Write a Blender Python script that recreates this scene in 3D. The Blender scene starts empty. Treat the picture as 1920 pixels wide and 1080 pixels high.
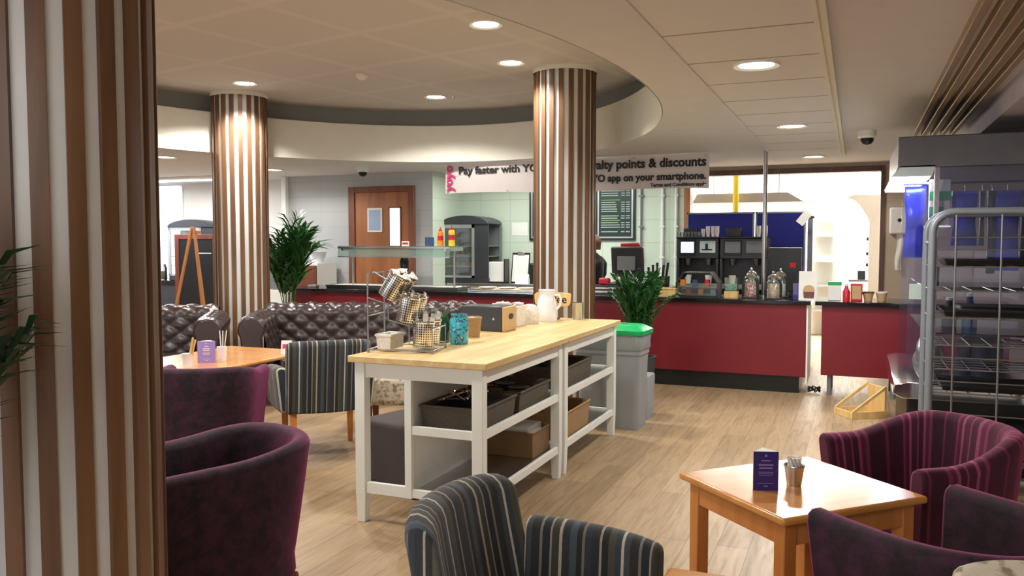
import bpy, bmesh, math, random
from mathutils import Vector, Matrix, noise as mnoise
R = math.radians
random.seed(7)
S = bpy.context.scene
COL = S.collection

# ------------------------------------------------------------------ camera, world, light, exposure
cam_d = bpy.data.cameras.new('camera'); cam = bpy.data.objects.new('camera', cam_d); COL.objects.link(cam)
cam.location = (0, 0, 1.5); cam.rotation_euler = (R(90 - 3.14), 0, R(22.6))
cam_d.sensor_width = 36; cam_d.lens = 29.06; cam_d.clip_start = 0.05
S.camera = cam
S.view_settings.view_transform = 'Standard'; S.view_settings.look = 'None'
S.view_settings.gamma = 1; S.view_settings.use_curve_mapping = False
S.view_settings.exposure = 0.36
W = bpy.data.worlds.new('world'); S.world = W; W.use_nodes = True
W.node_tree.nodes['Background'].inputs[0].default_value = (0.95, 0.97, 1.0, 1)
W.node_tree.nodes['Background'].inputs[1].default_value = 1.3

def area(name, loc, rot, size, power, col=(1, .93, .84), sy=None, parent=None):
    l = bpy.data.lights.new(name, 'AREA'); l.energy = power; l.color = col; l.size = size
    if sy: l.shape = 'RECTANGLE'; l.size_y = sy
    o = bpy.data.objects.new(name, l); COL.objects.link(o); o.location = loc; o.rotation_euler = rot
    if parent: o.parent = parent
    return o
area('kitchen_ceiling_lamp', (-1.0, 13.3, 2.74), (0, 0, 0), 2.6, 330, (1, .97, .93), 1.4)
area('fill_light_recess', (-2.9, 3.1, 3.04), (0, 0, 0), .5, 45, (1, .95, .88), .5)  # added fill to lift the floor under the recess, no fitting modelled
area('fill_light_left', (-5.0, 3.6, 3.04), (0, 0, 0), .5, 45, (1, .95, .88), .5)  # unseen fill, added to brighten the left part of the room
area('side_room_lamp', (-9.6, 8.6, 2.42), (0, 0, 0), 1.8, 110, (.95, .96, 1), 1.0)
area('fill_light_behind', (-1.0, -1.2, 2.42), (0, 0, 0), 2.4, 60, (1, .95, .88), 1.6)  # fill light added behind the camera to raise the ambient level
area('servery_lamp', (-3.6, 9.7, 2.42), (0, 0, 0), 2.2, 40, (.93, 1, .92), .4)

# ------------------------------------------------------------------ materials
def lin(c):
    def f(v):
        v /= 255.0
        return v / 12.92 if v <= .04045 else ((v + .055) / 1.055) ** 2.4
    return (f(c[0]), f(c[1]), f(c[2]), 1)
class N:
    def __init__(s, name):
        s.m = bpy.data.materials.new(name); s.m.use_nodes = True; s.t = s.m.node_tree
        s.b = s.t.nodes['Principled BSDF']
    def n(s, typ, **kw):
        x = s.t.nodes.new(typ)
        for k, v in kw.items():
            if k.startswith('i_'):
                x.inputs[k[2:].replace('_', ' ')].default_value = v
            else: setattr(x, k, v)
        return x
    def l(s, a, ao, b, bi): s.t.links.new(a.outputs[ao], b.inputs[bi])
    def coord(s, out='Object', scale=(1, 1, 1), rot=(0, 0, 0)):
        c = s.n('ShaderNodeTexCoord'); mp = s.n('ShaderNodeMapping')
        mp.inputs['Scale'].default_value = scale; mp.inputs['Rotation'].default_value = rot
        s.l(c, out, mp, 'Vector'); return mp
    def ramp(s, stops, interp='LINEAR'):
        r = s.n('ShaderNodeValToRGB'); e = r.color_ramp; e.interpolation = interp
        while len(e.elements) < len(stops): e.elements.new(0.5)
        for el, (p, c) in zip(e.elements, stops): el.position = p; el.color = c
        return r
def mat(name, c, rough=.6, metal=0, var=.06, vscale=6, bump=0, bscale=60, spec=.5, sheen=0, tint=None, trans=0, ior=1.45, emit=0, ecol=None, alpha=1, coat=0):
    k = N(name); b = k.b
    b.inputs['Roughness'].default_value = rough; b.inputs['Metallic'].default_value = metal
    b.inputs['Specular IOR Level'].default_value = spec
    col = lin(c)
    mp = k.coord()
    nz = k.n('ShaderNodeTexNoise'); nz.inputs['Scale'].default_value = vscale; nz.inputs['Detail'].default_value = 3
    k.l(mp, 0, nz, 'Vector')
    lo = tuple(min(1, v * (1 - var)) for v in col[:3]) + (1,); hi = tuple(min(1, v * (1 + var)) for v in col[:3]) + (1,)
    r = k.ramp([(.3, lo), (.7, hi)]); k.l(nz, 'Fac', r, 'Fac'); k.l(r, 'Color', b, 'Base Color')
    if bump:
        n2 = k.n('ShaderNodeTexNoise'); n2.inputs['Scale'].default_value = bscale; k.l(mp, 0, n2, 'Vector')
        bp = k.n('ShaderNodeBump'); bp.inputs['Strength'].default_value = bump; bp.inputs['Distance'].default_value = .01
        k.l(n2, 'Fac', bp, 'Height'); k.l(bp, 0, b, 'Normal')
    if sheen:
        b.inputs['Sheen Weight'].default_value = sheen; b.inputs['Sheen Roughness'].default_value = .35
        b.inputs['Sheen Tint'].default_value = lin(tint or c)
    if trans:
        b.inputs['Transmission Weight'].default_value = trans; b.inputs['IOR'].default_value = ior
    if emit:
        b.inputs['Emission Color'].default_value = lin(ecol or c); b.inputs['Emission Strength'].default_value = emit
    if coat: b.inputs['Coat Weight'].default_value = coat; b.inputs['Coat Roughness'].default_value = .12
    return k.m
def wood(name, c1, c2, axis='Z', scale=14, stretch=.07, rough=.45, coat=0):
    k = N(name); b = k.b; b.inputs['Roughness'].default_value = rough
    sc = {'X': (stretch, 1, 1), 'Y': (1, stretch, 1), 'Z': (1, 1, stretch)}[axis]
    mp = k.coord(scale=sc)
    nz = k.n('ShaderNodeTexNoise'); nz.inputs['Scale'].default_value = scale; nz.inputs['Detail'].default_value = 6; nz.inputs['Distortion'].default_value = .6
    k.l(mp, 0, nz, 'Vector')
    r = k.ramp([(.32, lin(c1)), (.68, lin(c2))]); k.l(nz, 'Fac', r, 'Fac'); k.l(r, 'Color', b, 'Base Color')
    bp = k.n('ShaderNodeBump'); bp.inputs['Strength'].default_value = .08; bp.inputs['Distance'].default_value = .004
    k.l(nz, 'Fac', bp, 'Height'); k.l(bp, 0, b, 'Normal')
    if coat: b.inputs['Coat Weight'].default_value = coat; b.inputs['Coat Roughness'].default_value = .15
    return k.m
def stripes(name, axis, period, bands, rough=.85, sheen=.25, tint=(200, 190, 190), soft=False, wob=0):
    # bands: list of (start fraction, sRGB colour); axis X/Y of object space, or U of the uv map
    k = N(name); b = k.b; b.inputs['Roughness'].default_value = rough
    c = k.n('ShaderNodeTexCoord'); sp = k.n('ShaderNodeSeparateXYZ')
    k.l(c, 'UV' if axis == 'U' else 'Object', sp, 0)
    mo = k.n('ShaderNodeMath', operation='FLOORED_MODULO'); mo.inputs[1].default_value = period
    k.l(sp, 'Y' if axis == 'Y' else 'X', mo, 0)
    dv = k.n('ShaderNodeMath', operation='DIVIDE'); dv.inputs[1].default_value = period; k.l(mo, 0, dv, 0)
    r = k.ramp([(p, lin(q)) for p, q in bands], 'LINEAR' if soft else 'CONSTANT'); k.l(dv, 0, r, 'Fac')
    nz = k.n('ShaderNodeTexNoise'); nz.inputs['Scale'].default_value = 90; k.l(c, 'Object', nz, 'Vector')
    mx = k.n('ShaderNodeMix', data_type='RGBA', blend_type='MULTIPLY'); mx.inputs[0].default_value = .35
    r2 = k.ramp([(.2, (.45, .45, .45, 1)), (.8, (1.2, 1.2, 1.2, 1))]); k.l(nz, 'Fac', r2, 'Fac')
    k.l(r, 'Color', mx, 6); k.l(r2, 'Color', mx, 7); k.l(mx, 2, b, 'Base Color')
    b.inputs['Sheen Weight'].default_value = sheen; b.inputs['Sheen Tint'].default_value = lin(tint)
    bp = k.n('ShaderNodeBump'); bp.inputs['Strength'].default_value = .15; bp.inputs['Distance'].default_value = .004
    k.l(nz, 'Fac', bp, 'Height'); k.l(bp, 0, b, 'Normal')
    return k.m
def crushed(name, c1, c2, scale=16, sheen=.5, tint=(190, 90, 160)):
    k = N(name); b = k.b; b.inputs['Roughness'].default_value = .8
    mp = k.coord()
    nz = k.n('ShaderNodeTexNoise'); nz.inputs['Scale'].default_value = scale; nz.inputs['Detail'].default_value = 5; nz.inputs['Roughness'].default_value = .65
    k.l(mp, 0, nz, 'Vector')
    r = k.ramp([(.42, lin(c1)), (.66, lin(c2))]); k.l(nz, 'Fac', r, 'Fac'); k.l(r, 'Color', b, 'Base Color')
    b.inputs['Sheen Weight'].default_value = sheen; b.inputs['Sheen Roughness'].default_value = .4; b.inputs['Sheen Tint'].default_value = lin(tint)
    bp = k.n('ShaderNodeBump'); bp.inputs['Strength'].default_value = .25; bp.inputs['Distance'].default_value = .01
    k.l(nz, 'Fac', bp, 'Height'); k.l(bp, 0, b, 'Normal')
    return k.m
def tiles(name, c, line, w, h, rot=(0, 0, 0), gap=.01, rough=.5, out='Object', offset=0, c2=None, bump=.2):
    k = N(name); b = k.b; b.inputs['Roughness'].default_value = rough
    mp = k.coord(out, rot=rot)
    bt = k.n('ShaderNodeTexBrick'); bt.offset = offset; bt.squash = 1
    bt.inputs['Scale'].default_value = 1; bt.inputs['Brick Width'].default_value = w; bt.inputs['Row Height'].default_value = h
    bt.inputs['Mortar Size'].default_value = gap; bt.inputs['Mortar Smooth'].default_value = .3
    bt.inputs['Color1'].default_value = lin(c); bt.inputs['Color2'].default_value = lin(c2 or c); bt.inputs['Mortar'].default_value = lin(line)
    k.l(mp, 0, bt, 'Vector'); k.l(bt, 'Color', b, 'Base Color')
    bp = k.n('ShaderNodeBump', invert=True); bp.inputs['Strength'].default_value = bump; bp.inputs['Distance'].default_value = .004
    k.l(bt, 'Fac', bp, 'Height'); k.l(bp, 0, b, 'Normal')
    return k.m
def floor_mat():
    k = N('oak_plank_vinyl'); b = k.b; b.inputs['Roughness'].default_value = .42
    mp = k.coord(rot=(0, 0, R(90)))
    bt = k.n('ShaderNodeTexBrick'); bt.offset = .37; bt.offset_frequency = 2
    bt.inputs['Scale'].default_value = 1; bt.inputs['Brick Width'].default_value = 1.22; bt.inputs['Row Height'].default_value = .152
    bt.inputs['Mortar Size'].default_value = .0018; bt.inputs['Bias'].default_value = 0
    bt.inputs['Color1'].default_value = lin((178, 152, 119)); bt.inputs['Color2'].default_value = lin((162, 137, 106)); bt.inputs['Mortar'].default_value = lin((120, 98, 72))
    k.l(mp, 0, bt, 'Vector')
    m2 = k.coord(scale=(9, .8, 1))
    nz = k.n('ShaderNodeTexNoise'); nz.inputs['Scale'].default_value = 3.2; nz.inputs['Detail'].default_value = 7; nz.inputs['Roughness'].default_value = .62; nz.inputs['Distortion'].default_value = .8
    k.l(m2, 0, nz, 'Vector')
    r = k.ramp([(.3, (.66, .64, .61, 1)), (.5, (.94, .93, .92, 1)), (.72, (1.1, 1.09, 1.08, 1))]); k.l(nz, 'Fac', r, 'Fac')
    mx = k.n('ShaderNodeMix', data_type='RGBA', blend_type='MULTIPLY'); mx.inputs[0].default_value = .85
    k.l(bt, 'Color', mx, 6); k.l(r, 'Color', mx, 7); k.l(mx, 2, b, 'Base Color')
    r3 = k.ramp([(.3, (.5, .5, .5, 1)), (.7, (.34, .34, .34, 1))]); k.l(nz, 'Fac', r3, 'Fac'); k.l(r3, 'Color', b, 'Roughness')
    return k.m
def granite(name):
    k = N(name); b = k.b; b.inputs['Roughness'].default_value = .12
    mp = k.coord(); v = k.n('ShaderNodeTexNoise'); v.inputs['Scale'].default_value = 140; v.inputs['Detail'].default_value = 2; k.l(mp, 0, v, 'Vector')
    r = k.ramp([(.5, lin((16, 16, 18))), (.68, lin((30, 30, 32))), (.74, lin((130, 130, 130)))]); k.l(v, 'Fac', r, 'Fac'); k.l(r, 'Color', b, 'Base Color')
    return k.m
def weave(name, c1, c2, scale=60):
    k = N(name); b = k.b; b.inputs['Roughness'].default_value = .75
    mp = k.coord(); w = k.n('ShaderNodeTexWave', bands_direction='Z'); w.inputs['Scale'].default_value = scale * .35; w.inputs['Distortion'].default_value = 1.5
    k.l(mp, 0, w, 'Vector'); w2 = k.n('ShaderNodeTexWave', bands_direction='DIAGONAL'); w2.inputs['Scale'].default_value = scale * .3; k.l(mp, 0, w2, 'Vector')
    mu = k.n('ShaderNodeMath', operation='MULTIPLY'); k.l(w, 'Fac', mu, 0); k.l(w2, 'Fac', mu, 1)
    r = k.ramp([(.1, lin(c1)), (.7, lin(c2))]); k.l(mu, 0, r, 'Fac'); k.l(r, 'Color', b, 'Base Color')
    bp = k.n('ShaderNodeBump'); bp.inputs['Strength'].default_value = .5; bp.inputs['Distance'].default_value = .006; k.l(mu, 0, bp, 'Height'); k.l(bp, 0, b, 'Normal')
    return k.m
def perforated(name):
    k = N(name); b = k.b; b.inputs['Roughness'].default_value = .25; b.inputs['Metallic'].default_value = 1
    mp = k.coord('UV', scale=(85, 85, 1)); v = k.n('ShaderNodeTexVoronoi'); v.inputs['Scale'].default_value = 1; v.inputs['Randomness'].default_value = 0
    k.l(mp, 0, v, 'Vector'); r = k.ramp([(.25, (.02, .02, .02, 1)), (.33, (.8, .79, .76, 1))]); k.l(v, 'Distance', r, 'Fac'); k.l(r, 'Color', b, 'Base Color')
    return k.m
def speckle(name, base, spots, scale=30, th=.56, rough=.8):
    k = N(name); b = k.b; b.inputs['Roughness'].default_value = rough
    mp = k.coord(); v = k.n('ShaderNodeTexNoise'); v.inputs['Scale'].default_value = scale; v.inputs['Detail'].default_value = 4; k.l(mp, 0, v, 'Vector')
    st = [(0, lin(base))] + [(th + .05 * i, lin(c)) for i, c in enumerate(spots)]
    r = k.ramp(st, 'CONSTANT'); k.l(v, 'Fac', r, 'Fac'); k.l(r, 'Color', b, 'Base Color')
    return k.m

M = {}
M['floor'] = floor_mat()
M['paint'] = mat('matt_ceiling_paint', (222, 221, 222), .9, var=.02)
M['tile_ceiling'] = tiles('ceiling_planks', (230, 228, 227), (165, 158, 152), 8, .637, gap=.012, rough=.85)
M['upper'] = tiles('perforated_ceiling_tiles', (212, 208, 206), (219, 215, 213), .9, .9, rot=(0, 0, R(12)), gap=.05, rough=.9, bump=0)
M['fascia'] = mat('fascia_paint', (234, 232, 220), .8, var=.02)
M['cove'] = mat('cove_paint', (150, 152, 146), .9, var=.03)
M['wall_grey'] = tiles('painted_blockwork', (184, 188, 190), (174, 178, 180), .44, .215, rot=(R(90), 0, 0), gap=.006, rough=.7)
M['wall_green'] = tiles('glazed_wall_tiles', (206, 216, 200), (190, 198, 184), .45, .3, rot=(R(90), 0, 0), gap=.006, rough=.35)
M['wall_beige'] = mat('beige_wall_paint', (196, 180, 158), .75, var=.03)
M['wall_white'] = mat('white_wall', (240, 236, 228), .6, var=.02)
M['white'] = mat('white_satin_paint', (240, 243, 238), .4, var=.02)
M['frame_brown'] = wood('dark_stained_frame', (92, 66, 54), (112, 84, 70))
M['slat'] = wood('slat_wood', (88, 62, 42), (126, 90, 60), rough=.38, scale=10)
M['slat_gap'] = mat('column_white_render', (216, 217, 216), .45, var=.03)
M['door'] = wood('door_veneer', (150, 92, 54), (178, 116, 72), scale=9)
M['frame'] = wood('door_frame_wood', (112, 64, 46), (134, 80, 58))
M['beech'] = wood('oiled_oak_worktop', (208, 176, 118), (232, 204, 148), 'Y', 16, .08, .35)
M['orange_wood'] = wood('honey_beech', (204, 136, 62), (226, 162, 88), 'X', 10, .1, .22, coat=.3)
M['leg_wood'] = wood('honey_leg_wood', (196, 122, 58), (214, 144, 78), rough=.35)
M['dark_wood'] = wood('mahogany_leg', (84, 40, 30), (110, 54, 40))
M['pine'] = wood('pine', (206, 168, 104), (228, 196, 136))
M['easel_wood'] = wood('easel_wood', (166, 106, 54), (192, 130, 74))
M['leather'] = mat('brown_black_leather', (52, 38, 38), .3, var=.2, vscale=5, bump=.12, bscale=160, spec=.6)
M['red'] = mat('maroon_laminate', (120, 24, 36), .38, var=.06, vscale=3)
M['granite'] = granite('black_granite')
M['black'] = mat('black_plastic', (20, 20, 22), .4, var=.1)
M['kick'] = mat('black_kickboard', (16, 20, 20), .35)
M['steel'] = mat('brushed_steel', (190, 190, 188), .28, 1, var=.05)
M['chrome'] = mat('chrome', (225, 225, 225), .1, 1, var=.02)
M['zinc'] = mat('grey_painted_tube', (142, 150, 160), .4, .3, var=.04)
M['wire'] = mat('zinc_wire', (150, 152, 156), .35, .8, var=.03)
M['perf'] = perforated('perforated_steel')
def pane(name, tint, film, amount, rough=.04, gloss=.5):
    # thin clear sheet: straight-through light, a coloured film and a fresnel gloss
    k = N(name); out = k.t.nodes['Material Output']
    tr = k.n('ShaderNodeBsdfTransparent'); tr.inputs[0].default_value = lin(tint)
    df = k.n('ShaderNodeBsdfDiffuse'); df.inputs[0].default_value = lin(film)
    gl = k.n('ShaderNodeBsdfGlossy'); gl.inputs['Roughness'].default_value = rough
    fr = k.n('ShaderNodeFresnel'); fr.inputs[0].default_value = 1.45
    mp = k.coord(); nz = k.n('ShaderNodeTexNoise'); nz.inputs['Scale'].default_value = 2.5; k.l(mp, 0, nz, 'Vector')
    ra = k.ramp([(.25, (amount * .75,) * 3 + (1,)), (.75, (min(1, amount * 1.25),) * 3 + (1,))]); k.l(nz, 'Fac', ra, 'Fac')
    m1 = k.n('ShaderNodeMixShader'); k.l(ra, 'Color', m1, 0); k.l(tr, 0, m1, 1); k.l(df, 0, m1, 2)
    mu = k.n('ShaderNodeMath', operation='MULTIPLY'); mu.inputs[1].default_value = gloss; k.l(fr, 0, mu, 0)
    m2 = k.n('ShaderNodeMixShader'); k.l(mu, 0, m2, 0); k.l(m1, 0, m2, 1); k.l(gl, 0, m2, 2)
    k.l(m2, 0, out, 'Surface'); return k.m
M['glass'] = pane('clear_glass', (246, 250, 248), (220, 230, 226), .06, gloss=1)
M['plexi'] = pane('tinted_plexiglass', (240, 240, 248), (150, 152, 176), .035, gloss=.6)
M['reflection_plexi'] = pane('plexiglass_painted_reflection', (236, 236, 246), (84, 82, 96), .14, .15, .5)  # grey-lavender film paints in the reflection on the upper end panel
M['tan_slat'] = wood('tan_ceiling_slat', (150, 128, 98), (172, 150, 116), 'Y', 10)
M['lens'] = mat('lamp_diffuser', (255, 250, 240), .5, emit=14, ecol=(255, 246, 228))
M['lens_cool'] = mat('cool_tube', (250, 252, 255), .5, emit=9, ecol=(245, 250, 255))
M['blind'] = mat('lit_window_blind', (238, 242, 250), .8, emit=.75, ecol=(238, 244, 255))
M['daylight'] = mat('daylit_pane', (230, 238, 255), .4, emit=1.0, ecol=(225, 235, 255))
M['binplastic'] = mat('grey_bin_plastic', (150, 155, 158), .45, var=.04)
M['green'] = mat('green_lid_plastic', (10, 172, 96), .4, var=.06)
M['liner'] = pane('clear_bin_liner', (240, 242, 244), (215, 220, 222), .35, .15, .8)
M['velvet'] = crushed('plum_crushed_velvet', (7, 2, 6), (54, 18, 45), 17, .75, (205, 72, 150))
M['pstripe'] = stripes('plum_striped_velvet', 'U', .31, [(p, tuple(min(255, v * 1.22) for v in c)) for p, c in [(0, (50, 14, 36)), (.1, (104, 40, 70)), (.14, (62, 20, 44)), (.2, (128, 62, 88)), (.24, (58, 18, 42)), (.34, (110, 46, 76)), (.37, (44, 14, 32)), (.45, (120, 54, 82)), (.5, (66, 22, 48)), (.56, (98, 38, 66)), (.62, (40, 12, 30)), (.84, (88, 32, 58)), (.88, (46, 14, 34))]], sheen=.8, tint=(200, 100, 140))
SB = [(p, tuple(min(255, v * 1.3 + 6) if max(c) > 85 else v * 1.15 + 3 for v in c)) for p, c in [(0, (34, 38, 44)), (.08, (120, 116, 108)), (.105, (30, 32, 34)), (.17, (66, 64, 54)), (.235, (44, 54, 64)), (.3, (150, 145, 132)), (.325, (54, 62, 70)), (.385, (36, 38, 38)), (.47, (92, 90, 84)), (.5, (28, 34, 42)), (.575, (110, 106, 100)), (.595, (50, 52, 46)), (.67, (134, 128, 114)), (.7, (40, 42, 46)), (.78, (60, 70, 78)), (.85, (30, 32, 34)), (.905, (88, 84, 74)), (.93, (40, 46, 54))]]
M['fx'] = stripes('striped_moquette', 'X', .30, SB)
M['fy'] = stripes('striped_moquette_arms', 'Y', .30, SB)
M['cream'] = speckle('mottled_cream_fabric', (206, 196, 176), [(190, 180, 160), (168, 156, 136), (140, 128, 112)], 30, .5)
M['pouf'] = mat('dark_brown_fabric', (62, 52, 52), .8, bump=.2, bscale=200, sheen=.2)
M['wicker'] = weave('grey_wicker', (58, 50, 42), (138, 124, 104), 170)
M['wicker_light'] = weave('natural_wicker', (150, 112, 70), (214, 182, 134), 150)
M['card'] = mat('cardboard', (196, 164, 118), .85)
M['brown_card'] = mat('brown_cardboard', (128, 100, 68), .85)
M['paper'] = mat('white_paper', (236, 234, 228), .8, var=.03)
M['porcelain'] = mat('white_ceramic', (234, 238, 246), .2, var=.02)
M['blueglass'] = speckle('patterned_turquoise_glass', (70, 176, 200), [(40, 120, 170), (30, 60, 90), (150, 210, 200)], 45, .52, .12)
M['screen_glass'] = pane('greenish_screen_glass', (232, 244, 240), (150, 172, 168), .3)
M['greenglass'] = mat('green_glass', (60, 110, 80), .1, trans=.6, var=.2)
M['leaf'] = mat('palm_leaf', (44, 98, 44), .45, var=.35, vscale=14)
M['leaf_dark'] = mat('dark_palm_leaf', (24, 66, 36), .4, var=.35, vscale=14)
M['stem'] = mat('palm_stem', (86, 104, 58), .6)
M['soil'] = mat('potting_soil', (50, 38, 30), .95, bump=.5)
M['pot'] = mat('charcoal_pot', (60, 62, 64), .5)
M['banner'] = mat('white_pvc_banner', (226, 218, 218), .55, var=.02)
M['ink'] = mat('black_print', (24, 20, 24), .5)
M['pink'] = mat('pink_print', (206, 60, 120), .5)
M['board'] = mat('menu_green_black', (22, 44, 42), .4, var=.1)
M['navyframe'] = mat('dark_frame', (20, 28, 36), .35)
M['silver'] = mat('silver_frame', (180, 186, 184), .3, .7)
M['chalk'] = mat('pale_print', (176, 190, 180), .8)
M['chalk_green'] = mat('green_print', (120, 170, 90), .8)
M['bluefab'] = mat('royal_blue_fabric', (16, 18, 104), .85, bump=.15, bscale=250, var=.08)
M['bluebag'] = mat('blue_plastic_bag', (40, 52, 205), .22, var=.25, vscale=9, bump=.3, bscale=18)
M['darkbag'] = mat('dark_foil_bag', (34, 34, 58), .3, var=.25, vscale=9, bump=.3, bscale=18)
M['screen'] = mat('lit_screen', (200, 220, 250), .3, emit=1.3, ecol=(190, 215, 255), var=.4, vscale=30)
M['greyplastic'] = mat('grey_plastic', (120, 124, 126), .45)
M['darkgrey'] = mat('dark_grey_enamel', (52, 54, 58), .35)
M['redplastic'] = mat('red_plastic', (200, 26, 44), .4)
M['orange'] = mat('orange_bottle', (238, 140, 22), .35)
M['yellow'] = mat('yellow_bottle', (236, 206, 50), .35)
M['purpleprint'] = mat('purple_card_print', (50, 34, 110), .4, var=.08)
M['lilac'] = mat('lilac_card_print', (150, 130, 200), .5)
M['paleblue'] = mat('pale_blue_print', (160, 180, 214), .5)
M['navy'] = mat('navy_card', (48, 70, 110), .5)
M['cyan'] = mat('pale_green_card', (206, 226, 222), .6)
M['sweet_red'] = speckle('red_sweets', (190, 60, 70), [(220, 130, 120), (230, 210, 200)], 60, .5)
M['sweet_tan'] = speckle('tan_biscuits', (206, 170, 132), [(176, 84, 62), (226, 210, 190)], 50, .5)
M['sweet_green'] = speckle('mint_sweets', (110, 190, 150), [(200, 226, 212), (60, 140, 110)], 70, .5)
M['skin'] = mat('skin', (206, 160, 136), .55)
M['hair'] = mat('brown_hair', (112, 80, 52), .6, var=.3, vscale=40)
M['hood'] = mat('grey_hood_enamel', (150, 142, 134), .5)
M['canopy'] = mat('dull_grey_metal_canopy', (100, 97, 100), .35, .4, var=.2, vscale=3)
M['lavender'] = mat('lavender_reflection_tint', (206, 198, 214), .8)  # tint of a purple reflection, put into the bulkhead's colour
M['sugar'] = mat('sachets', (226, 222, 214), .7, var=.15, vscale=60)
M['cuptint'] = mat('paper_cup', (222, 214, 210), .6, var=.08)

# ------------------------------------------------------------------ geometry helpers
class G:
    def __init__(s): s.bm = bmesh.new(); s.uv = None
    def face(s, vs, mi=0):
        try: f = s.bm.faces.new(vs); f.material_index = mi; return f
        except ValueError: return None
    def pts(s, P): return [s.bm.verts.new(p) for p in P]
    def box(s, x0, x1, y0, y1, z0, z1, mi=0, m=None):
        P = [(x0, y0, z0), (x1, y0, z0), (x1, y1, z0), (x0, y1, z0), (x0, y0, z1), (x1, y0, z1), (x1, y1, z1), (x0, y1, z1)]
        if m is not None: P = [m @ Vector(p) for p in P]
        v = s.pts(P)
        for q in ((3, 2, 1, 0), (4, 5, 6, 7), (0, 1, 5, 4), (1, 2, 6, 5), (2, 3, 7, 6), (3, 0, 4, 7)): s.face([v[i] for i in q], mi)
        return s
    def frustum(s, x0, x1, y0, y1, z0, z1, k, mi=0):   # top scaled by k about centre
        cx, cy = (x0 + x1) / 2, (y0 + y1) / 2
        P = [(x0, y0, z0), (x1, y0, z0), (x1, y1, z0), (x0, y1, z0)]
        P += [(cx + (a - cx) * k, cy + (b - cy) * k, z1) for a, b, _ in P]
        v = s.pts(P)
        for q in ((3, 2, 1, 0), (4, 5, 6, 7), (0, 1, 5, 4), (1, 2, 6, 5), (2, 3, 7, 6), (3, 0, 4, 7)): s.face([v[i] for i in q], mi)
        return s
    def tray(s, x0, x1, y0, y1, z0, z1, t=.01, fl=.0):  # open box with thickness, flared by fl
        def ring(o, z, f): return s.pts([(x0 + o - f, y0 + o - f, z), (x1 - o + f, y0 + o - f, z), (x1 - o + f, y1 - o + f, z), (x0 + o - f, y1 - o + f, z)])
        rs = [ring(0, z0, 0), ring(0, z1, fl), ring(t, z1, fl), ring(t, z0 + t, 0)]
        s.face(rs[0][::-1]); s.face(rs[3])
        for a, b in zip(rs, rs[1:]):
            for i in range(4): s.face([a[i], a[(i + 1) % 4], b[(i + 1) % 4], b[i]])
        return s
    def cyl(s, p0, p1, r0, r1=None, seg=16, mi=0, caps=True):
        return s.tube([p0, p1], [r0, r0 if r1 is None else r1], seg, mi, caps)
    def tube(s, P, r, seg=8, mi=0, caps=True, closed=False):
        P = [Vector(p) for p in P]; n = len(P); rr = r if isinstance(r, (list, tuple)) else [r] * n
        rings = []; up = None
        for i in range(n):
            if closed: d = P[(i + 1) % n] - P[i - 1]
            else: d = P[min(i + 1, n - 1)] - P[max(i - 1, 0)]
            d.normalize()
            if up is None:
                up = Vector((0, 0, 1)) if abs(d.z) < .9 else Vector((1, 0, 0))
            a = d.cross(up)
            if a.length < 1e-5: a = d.cross(Vector((.3, 1, .2)))
            a.normalize(); b = a.cross(d); b.normalize(); up = b
            rings.append(s.pts([P[i] + (a * math.cos(2 * math.pi * k / seg) + b * math.sin(2 * math.pi * k / seg)) * rr[i] for k in range(seg)]))
        m = n if closed else n - 1
        for i in range(m):
            A, B = rings[i], rings[(i + 1) % n]
            for k in range(seg): s.face([A[k], B[k], B[(k + 1) % seg], A[(k + 1) % seg]], mi)
        if caps and not closed: s.face(rings[0], mi); s.face(rings[-1][::-1], mi)
        return s
    def lathe(s, c, prof, seg=24, mi=0, sx=1, sy=1, m=None, uv=False):
        c = Vector(c); rings = []
        for r, z in prof:
            if r < 1e-6: P = [c + Vector((0, 0, z))]
            else: P = [c + Vector((r * sx * math.cos(2 * math.pi * k / seg), r * sy * math.sin(2 * math.pi * k / seg), z)) for k in range(seg)]
            if m is not None: P = [m @ p for p in P]
            rings.append(s.pts(P))
        ul = s.bm.loops.layers.uv.verify() if uv else None
        for j, (A, B) in enumerate(zip(rings, rings[1:])):
            for k in range(seg):
                k2 = (k + 1) % seg
                if len(A) == 1 and len(B) == 1: continue
                if len(A) == 1: f = s.face([A[0], B[k2], B[k]], mi)
                elif len(B) == 1: f = s.face([A[k], A[k2], B[0]], mi)
                else:
                    f = s.face([A[k], A[k2], B[k2], B[k]], mi)
                    if uv and f:
                        cir = 2 * math.pi * max(prof[j][0], prof[j + 1][0])
                        for lp, (uu, vv) in zip(f.loops, ((k, j), (k + 1, j), (k + 1, j + 1), (k, j + 1))):
                            lp[ul].uv = (uu / seg * cir, prof[vv][1])
        return s
    def grid(s, fn, nu, nv, cu=False, cv=False, mi=0, uvf=None):
        ul = s.bm.loops.layers.uv.verify() if uvf else None
        V = [[s.bm.verts.new(fn(i / (nu if cu else nu - 1), j / (nv if cv else nv - 1))) for j in range(nv)] for i in range(nu)]
        for i in range(nu if cu else nu - 1):
            for j in range(nv if cv else nv - 1):
                i2, j2 = (i + 1) % nu, (j + 1) % nv
                f = s.face([V[i][j], V[i2][j], V[i2][j2], V[i][j2]], mi)
                if uvf and f:
                    for lp, (a, b) in zip(f.loops, ((i, j), (i + 1, j), (i + 1, j + 1), (i, j + 1))):
                        lp[ul].uv = uvf(a / (nu if cu else nu - 1), b / (nv if cv else nv - 1))
        return V
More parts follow.
